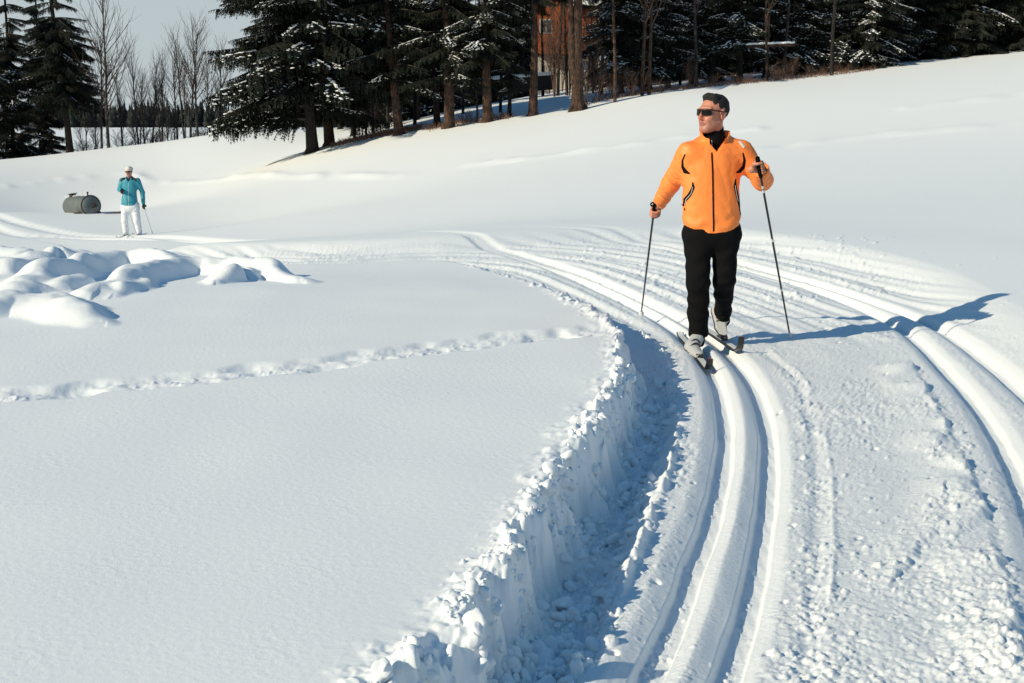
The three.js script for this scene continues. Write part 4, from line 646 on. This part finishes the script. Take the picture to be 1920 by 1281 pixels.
function spruce(u, v, dd, q) {
  const d = dd * K, p0 = at(u, v, d), p = [p0[0], ground(p0[0], d) - .12, -d], r = rng(q.seed ?? Math.round(u * 7 + dd * 131));
  const t = thing(q.name ?? 'spruce_tree', q.label, 'spruce', p, 0, q.group), Ht = q.H ?? 17, tr = q.tr ?? .2, lean = q.lean ?? 0;
  const path = (h) => [lean * h + .06 * Math.sin(h * .5 + u), h, .05 * Math.sin(h * .4)];
  const pts = [0, .25, .7, 1.5, 3, 5, 8, 12, Ht].filter((h) => h <= Ht).map(path); part('trunk', bole(pts, tr, 12), q.bark ?? M.darkBark, t);
  const mats = [[], []], sn = [[], []], kinds = q.kinds ?? [Math.floor(r() * 3), 1 + Math.floor(r() * 3)], col = [[], []], vis = q.vis ?? 7.5;
  for (let h = q.h0 ?? 1.2; h < Ht - .4; h += (h < vis ? (q.step ?? .3) : .75)) {
    const n = h < vis ? (q.n ?? 4) : 5; const L = (q.R ?? 2.4) * Math.pow(clamp((Ht + 1 - h) / (Ht + 1 - (q.h0 ?? 1.2)), 0, 1), .8);
    for (let k = 0; k < n; k++) {
      if (r() < (q.gap ?? 0)) continue;
      const a = r() * 6.2832; if (q.open && ((h < q.open && Math.sin(a) < -.15) || (h < q.open * .75 && Math.cos(a) > -.25))) continue;
      const l = L * (.55 + .55 * r()) / 3 * (q.reach ? 1 + q.reach * Math.max(0, -Math.cos(a)) : 1), b = path(h + r() * .25), pitch = (q.pitch ?? -.16) + (r() - .5) * .34, w = r() < .5 ? 0 : 1;
      const m = new THREE.Matrix4().compose(V(...b), new THREE.Quaternion().setFromEuler(new THREE.Euler(0, a, pitch, 'YZX')), V(l, Math.max(l, .5) * (.85 + .4 * r()), Math.max(l, .45) * (r() < .5 ? -1 : 1) * (1 + .3 * r())));
      mats[w].push(m); const c = .65 + .6 * r(); col[w].push(lin(c, c * (.95 + .1 * r()), c)); if (h < vis && r() < (q.snow ?? .25) * .8) sn[w].push(m);
    }
  }
  for (const w of [0, 1]) { if (mats[w].length) many('boughs', BOUGHS[kinds[w]][0], M.needles, mats[w], t, col[w]); if (sn[w].length) many('snow', BOUGHS[kinds[w]][1], M.treeSnow, sn[w], t); }
  return t;
}
// leafless trees and brush: tubes that fork
function bareGeo(seed, q) {
  const r = rng(seed), trunk = { p: [], n: [], i: [] }, twigs = { p: [], n: [], i: [] };
  const grow = (p, d, len, rad, lev, out) => {
    const n = lev === 0 ? 9 : 4, pts = [p], rr = [rad]; let a = p, dir = d;
    for (let k = 1; k <= n; k++) { dir = unit([dir[0] + (r() - .5) * (lev ? .22 : .07), dir[1] + (lev ? .1 : .02), dir[2] + (r() - .5) * (lev ? .22 : .07)]); a = add(a, dir, len / n); pts.push(a); rr.push(rad * (1 - .82 * k / n) + .002); }
    tube(pts, rr, lev === 0 ? 7 : lev === 1 ? 4 : 3, out, false);
    if (lev >= q.levels) return;
    const m = lev === 0 ? q.br : q.br2; for (let k = 0; k < m; k++) { const t = lev === 0 ? lerp(q.from, .98, (k + r() * .7) / m) : lerp(.15, 1, (k + r()) / m), f = t * n, i = Math.min(n - 1, Math.floor(f)), b = mix3(pts[i], pts[i + 1], f - i), az = r() * 6.2832, sp = (lev === 0 ? q.spread : .6) * (.7 + .6 * r()), ax = unit(sub(pts[i + 1], pts[i])), s1 = unit(cross(ax, [.3, .2, 1])), s2 = cross(ax, s1), o = unit(add(add(ax, s1, Math.cos(az) * sp), s2, Math.sin(az) * sp)); grow(b, o, len * (lev === 0 ? q.ratio * (1 - .65 * t) + .06 : .5 * (1 - .4 * t)), Math.max(rr[i] * .5, .005), lev + 1, twigs); }
  };
  for (let s = 0; s < (q.stems ?? 1); s++) { const a = r() * 6.28, sp = q.stemSpread ?? 0; grow([Math.cos(a) * sp * .25 * r(), 0, Math.sin(a) * sp * .25 * r()], unit([Math.cos(a) * sp * r(), 1, Math.sin(a) * sp * r()]), q.h * (s ? .7 + .3 * r() : 1), q.rad * (s ? .7 : 1), 0, trunk); }
  return [geoOf(trunk), geoOf(twigs)];
}
const BARE = [bareGeo(201, { h: 7.4, rad: .085, br: 26, br2: 7, levels: 2, from: .22, spread: .75, ratio: .42 }), bareGeo(202, { h: 5.6, rad: .06, br: 20, br2: 6, levels: 2, from: .4, spread: .38, ratio: .4, stems: 2, stemSpread: .22 }), bareGeo(203, { h: 6.4, rad: .075, br: 24, br2: 6, levels: 2, from: .35, spread: .4, ratio: .36 })];
const BRUSH = [bareGeo(211, { h: 1.5, rad: .014, br: 8, br2: 4, levels: 2, from: .15, spread: 1, ratio: .55, stems: 7, stemSpread: 1.0 }), bareGeo(212, { h: 1.1, rad: .012, br: 7, br2: 4, levels: 2, from: .1, spread: 1.2, ratio: .6, stems: 9, stemSpread: 1.5 }), bareGeo(213, { h: 2.6, rad: .022, br: 10, br2: 4, levels: 2, from: .25, spread: .6, ratio: .4, stems: 5, stemSpread: .35 })];
const THIN = [bareGeo(221, { h: 7.5, rad: .07, br: 9, br2: 5, levels: 2, from: .3, spread: .55, ratio: .22 }), bareGeo(222, { h: 8, rad: .065, br: 8, br2: 5, levels: 2, from: .45, spread: .5, ratio: .2 })];
const made = new Map();
function plant(name, partNames, list, kind, u, v, dd, s, turn, label, category, group, mats) {
  const d = dd * K, p0 = at(u, v, d), p = [p0[0], Math.max(ground(p0[0], d), -4.7) - .06, -d]; const key = name + list.indexOf(kind) + mats[0].uuid; let t;
  if (!made.has(key)) { t = thing(name, label, category, p, turn, group); part(partNames[0], kind[0], mats[0], t); part(partNames[1], kind[1], mats[1], t); made.set(key, t); }
  else { t = made.get(key).clone(); t.name = numbered(name); scene.add(t); tag(t, label, category, group); t.position.set(...p); t.rotation.y = turn; }
  t.scale.setScalar(s); return t;
}
const edgeV = (u) => { const T = [[-200, 315], [0, 309], [130, 297], [205, 282], [330, 264], [420, 249], [600, 282], [752, 255], [830, 243], [1000, 216], [1085, 204], [1210, 182], [1350, 166], [1500, 151], [1700, 126], [1920, 97], [2200, 58]]; let k = 0; while (k < T.length - 2 && u > T[k + 1][0]) k++; return lerp(T[k][1], T[k + 1][1], (u - T[k][0]) / (T[k + 1][0] - T[k][0])); };
const BR = { bark: M.bark };
// left edge
spruce(132, 297, 64, { label: 'tall dark spruce with a bare leaning trunk, nearest the leafless trees', H: 26, R: 2.5, h0: 2.9, tr: .25, lean: -.06, snow: .12, n: 8, step: .22, kinds: [1, 2] });
spruce(28, 304, 66, { label: 'dark spruce at the left edge with boughs down to the snow', H: 20, R: 2.2, h0: .9, tr: .16, snow: .14, n: 6, step: .24 });
spruce(84, 300, 69, { label: 'small dark spruce between the two tall ones at the left edge', H: 17, R: 1.9, h0: .8, tr: .13, snow: .14, n: 6, step: .26 });
spruce(-45, 306, 63, { label: 'dark spruce cut off by the left edge of the picture', H: 20, R: 2.6, h0: .8, tr: .2, snow: .1, n: 6 });
// bare trees on the crest
const BG = 'leafless trees along the crest of the field';
[[191, 285, 64, 2, 1.0], [204, 284, 63, 0, 1.12], [232, 279, 66, 1, .8], [262, 275, 65, 1, .98], [286, 271, 66, 2, .8], [302, 269, 65, 1, .88], [333, 264, 66, 0, .72], [347, 262, 64, 1, 1.0], [357, 260, 65, 2, .98], [371, 257, 64, 0, .84], [395, 254, 67, 1, .9], [412, 252, 68, 2, .95], [160, 290, 68, 1, .8], [272, 273, 70, 0, .75], [318, 267, 70, 2, .78]].forEach(([u, v, d, k, s], i) =>
  plant('bare_tree', ['trunk', 'branches'], BARE, BARE[k], u, v, d, s, i * 1.7, i === 1 ? 'tallest leafless tree on the crest, right of the dark spruces' : 'slender leafless tree standing on the crest of the snow field', 'bare tree', i === 1 ? null : BG, [M.greyBark, M.twig]));
[[150, 292, 66, 0], [168, 289, 65, 1], [180, 287, 66, 2], [222, 281, 65, 0], [240, 279, 66, 1], [256, 276, 65, 2], [276, 273, 66, 0], [292, 270, 65, 1], [310, 268, 65, 0], [326, 265, 66, 2], [362, 259, 65, 1], [385, 256, 66, 0], [405, 253, 66, 1], [60, 302, 67, 2], [115, 299, 66, 1]].forEach(([u, v, d, k], i) =>
  plant('leafless_shrub', ['stem', 'twigs'], BRUSH, BRUSH[k], u, v, d, .85 + .3 * ((i * 7) % 5) / 5, i * 2.1, 'dense grey leafless shrub among the bare trees on the crest', 'shrub', 'leafless shrubs on the crest', [M.twig, M.twig]));
// the big spruce pair in the middle
spruce(588, 285, 47, { label: 'broad spruce with snowy boughs sweeping left, dark forked foot', H: 24, R: 3.9, h0: 1.2, tr: .3, lean: -.035, snow: .55, n: 7, step: .22, pitch: -.12, reach: .14, kinds: [1, 2], vis: 8, open: 2.3 });
spruce(619, 279, 48.5, { label: 'spruce with a thick brown trunk just right of the broad one', H: 22, R: 3.0, h0: 1.8, tr: .27, lean: -.03, snow: .4, bark: M.bark, n: 6, open: 2.6 });
spruce(752, 255, 46.5, { label: 'loose spruce with sky showing through, brown leaning trunk', H: 19, R: 2.7, h0: 2.2, tr: .23, lean: -.1, snow: .45, gap: .2, n: 5, bark: M.bark });
spruce(820, 244, 47.5, { label: 'left one of a pair of close dark spruces, thinner trunk', H: 18, R: 2.3, h0: 1.8, tr: .17, snow: .45, n: 5 });
spruce(842, 241, 46, { label: 'right one of a pair of close dark spruces, thick brown trunk', H: 19, R: 2.2, h0: 2.0, tr: .26, lean: -.02, snow: .45, bark: M.bark, n: 5 });
spruce(914, 230, 46, { label: 'spruce with a straight thick trunk before the snowy low wall', H: 19, R: 2.1, h0: 2.6, tr: .24, snow: .5, bark: M.bark, n: 5 });
spruce(955, 222, 47, { label: 'young slim spruce with a thin dark trunk before the low wall', H: 11, R: 1.35, h0: 1.0, tr: .1, snow: .3, gap: .35 });
spruce(999, 216, 46, { label: 'spruce with a bare straight brown trunk left of the timber house', H: 20, R: 2.4, h0: 4.6, tr: .22, snow: .2, bark: M.bark });
{ const t = spruce(1084, 205, 45.5, { label: 'old tree with a forked brown trunk standing before the timber house', name: 'forked_tree', H: 19, R: 2.3, h0: 5, tr: .3, lean: .0, snow: .2, bark: M.bark }); t.userData.category = 'tree'; const l = part('fork', bole([[-.02, .9, .05], [-.24, 1.9, .1], [-.3, 3, .12], [-.36, 5, .1], [-.4, 9, 0]], .2, 10, 1.1), M.bark, t); part('root', mergeGeometries([0, 1.3, 2.6, 3.9, 5.1].map((a) => tubeGeo([[Math.cos(a) * .15, .45, Math.sin(a) * .15], [Math.cos(a) * .33, .16, Math.sin(a) * .33], [Math.cos(a) * .5, -.05, Math.sin(a) * .5]], [.1, .1, .04], 8))), M.bark, t); }
// thin trunks
const TL = 'slim tree trunk standing among the dark spruces at the edge of the wood';
[[1018, 186, 60, 0, 1.2, 'thin dark tree crossing the timber house wall on its left side'], [1046, 181, 57, 2, 1.25, 'thin dark leaning tree beside the white house foot'], [1063, 179, 56, 0, 1.15, 'thin dark upright tree between the house and the forked tree'], [1153, 192, 46, 1, 1.15, 'thin pale tree alone at the edge of the wood'], [1204, 184, 47, 2, 1.2, 'left one of two close thin pale trees at the edge of the wood'], [1217, 182, 47, 0, 1.15, 'right one of two close thin pale trees at the edge of the wood'], [895, 232, 47, 1, .7, 'thin sapling left of the spruce before the low wall'], [1437, 158, 49, 2, .9, 'thin brown tree in the dark wood at right'], ...[665, 700, 728, 778, 868, 938, 1128, 1182, 1250, 1275, 1305, 1345, 1382, 1470, 1512, 1560].map((u, i) => [u, edgeV(u) - 2 - (i * 5) % 7, 49 + (i * 7) % 5, i, 1 + (i % 4) * .1, TL])].forEach(([u, v, d, k, s, l], i) => plant('thin_tree', ['trunk', 'branches'], THIN, THIN[k % 2], u, v, d, s, i * 2.3 + .5, l, 'tree', l === TL ? 'slim trunks among the spruces' : null, i < 3 || (l === TL && i % 3) ? [M.darkBark, M.twig] : l === TL ? [M.greyBark, M.twig] : [M.bark, M.brownTwig]));
// second row behind the clearing
const SG = 'dark spruces standing behind the front row'; const SL = 'dark snow-flecked spruce standing behind the front row of trees';
[[665, 262, 55], [705, 255, 60], [780, 246, 56], [640, 262, 62], [735, 246, 66], [800, 232, 64], [860, 175, 74], [900, 165, 78], [940, 162, 76], [985, 160, 80], [1185, 178, 60], [880, 160, 86], [960, 155, 88], [830, 200, 72], [770, 225, 74], [720, 240, 70], [755, 235, 62], [845, 190, 70], [915, 160, 84], [690, 250, 72], [1010, 158, 86]].forEach(([u, v, d], i) => spruce(u, v, d, { label: SL, group: SG, H: 15 + (i * 5) % 5, R: 1.9 + (i % 3) * .3, h0: i < 3 ? 1.6 : .7, tr: .16, snow: .45, n: 5, gap: [0, 1, 4].includes(i) ? .3 : .05, vis: 7 }));
// the dense wood on the right
{ const r = rng(91), RG = ['dark spruces along the front of the dense wood at right', 'dark spruces deep in the dense wood at right'], RL = ['dark spruce with low snow-flecked boughs at the front of the dense wood', 'dark spruce deep inside the dense wood at right'];
  for (let u = 1166; u < 2080; u += 34 + r() * 20) { const dd = 48.5 + (u - 1100) * .005 + r() * 2; spruce(u, edgeV(u), dd, { label: RL[0], group: RG[0], H: 11 + r() * 6, R: 1.5 + r() * .9, h0: u < 1500 ? .7 + r() * .8 : .25, tr: .12 + r() * .06, snow: u < 1480 ? .8 : u < 1720 ? .65 : .15, n: 6, step: .27, gap: u < 1400 ? .12 : 0, vis: 5.5 }); }
  for (const [off, st] of [[6, 58], [12, 62], [20, 66]]) for (let u = 1166 + off * 1.5; u < 2150; u += st * (.7 + .6 * r())) spruce(u, edgeV(u) - off * 1.5, 50 + off + r() * 3, { label: RL[1], group: RG[1], H: 14 + r() * 6, R: 2.2 + r() * .8, h0: .4, tr: .16, snow: .25, n: 4, step: .42, vis: 5.5 });
}
// brown brush along the edge of the wood
{ const r = rng(55); for (const [u, d, k, s] of [[684, 50, 2, 1.5], [700, 49.5, 0, 1.1], [672, 49, 1, .6], [716, 48.5, 1, .55], [1028, 62, 2, 1.5], [1052, 63, 2, 1.3], [1040, 56, 2, 1.7], [1066, 55, 2, 1.4], [1112, 54, 2, 1.7], [1100, 58, 2, 1.5], [1118, 60, 2, 1.6], [1105, 47, 0, 1.0], [1122, 47.5, 2, .9], [1140, 48, 0, 1.0], [1168, 48, 1, .9], [1186, 47.5, 0, .9], [1236, 47.6, 1, .7], [1290, 48, 2, .5], [1322, 48.2, 1, .7], [1388, 48.4, 1, .6], [1452, 48.6, 1, .8], [1480, 49, 0, .7], [930, 46.4, 1, .5], [870, 46.6, 1, .55], [885, 46.5, 0, .45], [772, 47, 1, .4], [800, 46.5, 1, .45], [1530, 49.5, 1, .6], [1580, 50, 1, .55]])
  plant('brown_shrub', ['stem', 'twigs'], BRUSH, BRUSH[k], u, edgeV(u), d, s, r() * 6, u === 684 ? 'tall reddish brown shrub right of the thick brown trunk' : 'low brown leafless shrub at the snowy edge of the wood', 'shrub', u === 684 ? null : 'brown shrubs along the edge of the wood', [M.brownTwig, M.brownTwig]);
  // dead grass and fallen twigs in the lee of the trees
  const bl = { p: [], n: [], i: [] }; for (let k = 0; k < 2600; k++) { const seg = r(), u = seg < .45 ? lerp(620, 790, r()) : seg < .6 ? lerp(800, 960, r()) : lerp(1080, 1640, r()), d = (seg < .45 ? 47.6 : seg < .6 ? 46.6 : 47.6 + (u - 1080) * .004) * K + (r() + r() - 1) * 1.1, p = at(u, edgeV(u), d), y = ground(p[0], d), a = r() * 6.28, h = .1 + .28 * r(), w = .008 + .01 * r(), i = bl.p.length / 3, lx = Math.cos(a) * h * .7, lz = Math.sin(a) * h * .7; bl.p.push(p[0] - w, y - .02, -d, p[0] + w, y - .02, -d, p[0] + lx, y + h * .7, -d + lz); for (let q = 0; q < 3; q++) bl.n.push(0, .3, .95); bl.i.push(i, i + 1, i + 2); }
  tag(part('dead_grass', geoOf(bl), mat(.2, .1, .06, .95, { side: THREE.DoubleSide }), scene), 'reddish dead grass and fallen twigs under the edge of the wood', 'grass', null, 'stuff'); }
// far forest across the plain
{ const r = rng(66), pr = []; for (let k = 0; k < 7; k++) pr.push([1 - k / 7 + .02, k / 7 * .9 + .1], [.55 * (1 - k / 7) + .01, k / 7 * .9 + .16]); const g = new THREE.LatheGeometry([[.1, 0], ...pr, [.001, 1.04]].map(([x, y]) => new THREE.Vector2(x, y)), 9), p = g.attributes.position; for (let i = 0; i < p.count; i++) p.setXYZ(i, p.getX(i) * (1 + .35 * Math.sin(i * 12.9)), p.getY(i) + .03 * Math.sin(i * 7.7), p.getZ(i) * (1 + .35 * Math.sin(i * 5.1))); g.computeVertexNormals();
  const ms = []; for (let k = 0; k < 900; k++) { const d = 640 + r() * 90, u = lerp(-150, 1000, r()), x = at(u, 215, d)[0], h = 8 + 5.5 * r() * (.6 + .6 * r()) - (d < 655 ? 1.5 : 0), w = 1.9 + 1.4 * r(); ms.push(new THREE.Matrix4().compose(V(x, -4.8, -d), new THREE.Quaternion().setFromEuler(new THREE.Euler(0, r() * 6, 0)), V(w, h, w))); }
  const m = many('far_forest', g, mat(.018, .024, .022, .95), ms, scene); tag(m, 'dark band of far conifer forest across the white plain', 'forest', null, 'stuff'); }
// ---------------------------------------------------------------- timber house, low wall, post and rail
{
  const D = 70 * K, a = at(1001, 172, D), b = at(1126, 172, D), W = b[0] - a[0], px = W / 125, t = thing('timber_house', 'orange timber house with white plastered foot behind the trees', 'house', [a[0], a[1] - .25, a[2]]), X = (u) => (u - 1001) * px, Y = (v) => (172 - v) * px + .25;
  const wood = mat(.55, .145, .035, .75, { map: noiseTex(128, (() => { const f = tile((x, y) => fbm(x * 3, y * .3, 4), 8); return (u, v) => { const q = clamp(.75 + .6 * f(u, v), .3, 1); return [q, q * .94, q * .9]; }; })(), 1, true) }), dark = mat(.05, .025, .018, .8), plaster = mat(.42, .4, .37, .9);
  const box = (x0, y0, z0, x1, y1, z1) => { const g = new THREE.BoxGeometry(x1 - x0, y1 - y0, z1 - z0); g.translate((x0 + x1) / 2, (y0 + y1) / 2, (z0 + z1) / 2); return g; };
  part('plaster_wall', box(X(1003), 0, -6, X(1122), Y(104), 0), plaster, t);
  part('upper_wall', mergeGeometries([box(X(1003), Y(104), -6, X(1062), Y(-95), .04), box(X(1062), Y(104), -5.5, X(1122), Y(20), .04)]), dark, t);
  const r = rng(3); for (let u = 1003; u < 1121.5; u += 6) { const top = u < 1060 ? -95 : 20; part('board', box(X(u + .15), Y(106), .045, X(u + 5.85), Y(top), .085 + r() * .02), wood, t); }
  const rf = part('roof', mergeGeometries([box(X(1060), Y(20), -5.9, X(1129), Y(16), .55), (() => { const g = new THREE.CylinderGeometry(1, 1, 7, 3).rotateX(Math.PI / 2).rotateZ(0); g.scale((X(1062) - X(1003)) * .85, 1.0, 1); g.translate((X(1003) + X(1062)) / 2, Y(-110), -2.6); return g; })()].map((g) => g.toNonIndexed())), dark, t);
  part('snow', box(X(1061), Y(16) + .003, -5.8, X(1128), Y(5), .5), M.treeSnow, rf);
  const w = part('window', box(X(1011), Y(66), .06, X(1035), Y(40), .13), mat(.34, .35, .35, .6), t); for (const [p, q] of [[1013, 1022], [1024, 1033]]) part('pane', box(X(p), Y(64), .131, X(q), Y(42), .14), mat(.05, .06, .07, .08), w);
  part('door', box(X(1072), Y(172), .0, X(1092), Y(120), .06), mat(.4, .13, .05, .6), t);
  part('balcony', mergeGeometries([box(X(1003), Y(104), .1, X(1062), Y(100), 1.0), box(X(1003), Y(90), .95, X(1062), Y(86), 1.02)]), wood, t); for (let u = 1004; u < 1061; u += 7) part('baluster', box(X(u), Y(100), .95, X(u + 5), Y(90), 1.0), wood, t);
}
{ const D = 58 * K, a = at(852, 172, D), b = at(1036, 156, D + 2), w = thing('low_wall', 'dark low garden wall capped with snow behind the trunks', 'wall', [a[0], a[1], a[2]]), L = Math.hypot(b[0] - a[0], b[2] - a[2]), ry = Math.atan2(-(b[2] - a[2]), b[0] - a[0]), rise = (b[1] - a[1]) / L; w.rotation.y = ry;
  const bend = (g) => { const p = g.attributes.position; for (let i = 0; i < p.count; i++) p.setY(i, p.getY(i) + p.getX(i) * rise); g.computeVertexNormals(); return g; };
  part('wall', bend(new THREE.BoxGeometry(L, .75, .4, 24, 1, 1).translate(L / 2, .05, 0)), mat(.02, .018, .017, .9), w);
  const c = new THREE.BoxGeometry(L, .16, .52, 60, 2, 3).translate(L / 2, .51, 0), p = c.attributes.position; for (let i = 0; i < p.count; i++) if (p.getY(i) > .5) p.setY(i, p.getY(i) + .07 * n2(p.getX(i) * 1.1, p.getZ(i) * 3)); part('snow', bend(c), M.treeSnow, w); }
{ const D = 49.5 * K, p = at(1437, 150, D), t = thing('wooden_rail', 'brown post with a snow-covered crossbar in the dark wood', 'fence', [p[0], ground(p[0], D) - .1, p[2]]); part('post', new THREE.CylinderGeometry(.06, .07, 3.0, 9).translate(0, 1.4, .08), M.bark, t); part('crossbar', new THREE.CylinderGeometry(.06, .06, 2.1, 9).rotateZ(Math.PI / 2 + .03).translate(.1, 1.55, .2), M.bark, t); part('snow', mergeGeometries([...Array(16).keys()].map((k) => CLODS1[k % 4].clone().scale(.14, .08, .11).translate(-.85 + k * .125, 1.63 + k * .004, .2))), M.treeSnow, t).userData.kind = 'stuff'; }
renderer.render(scene, camera);
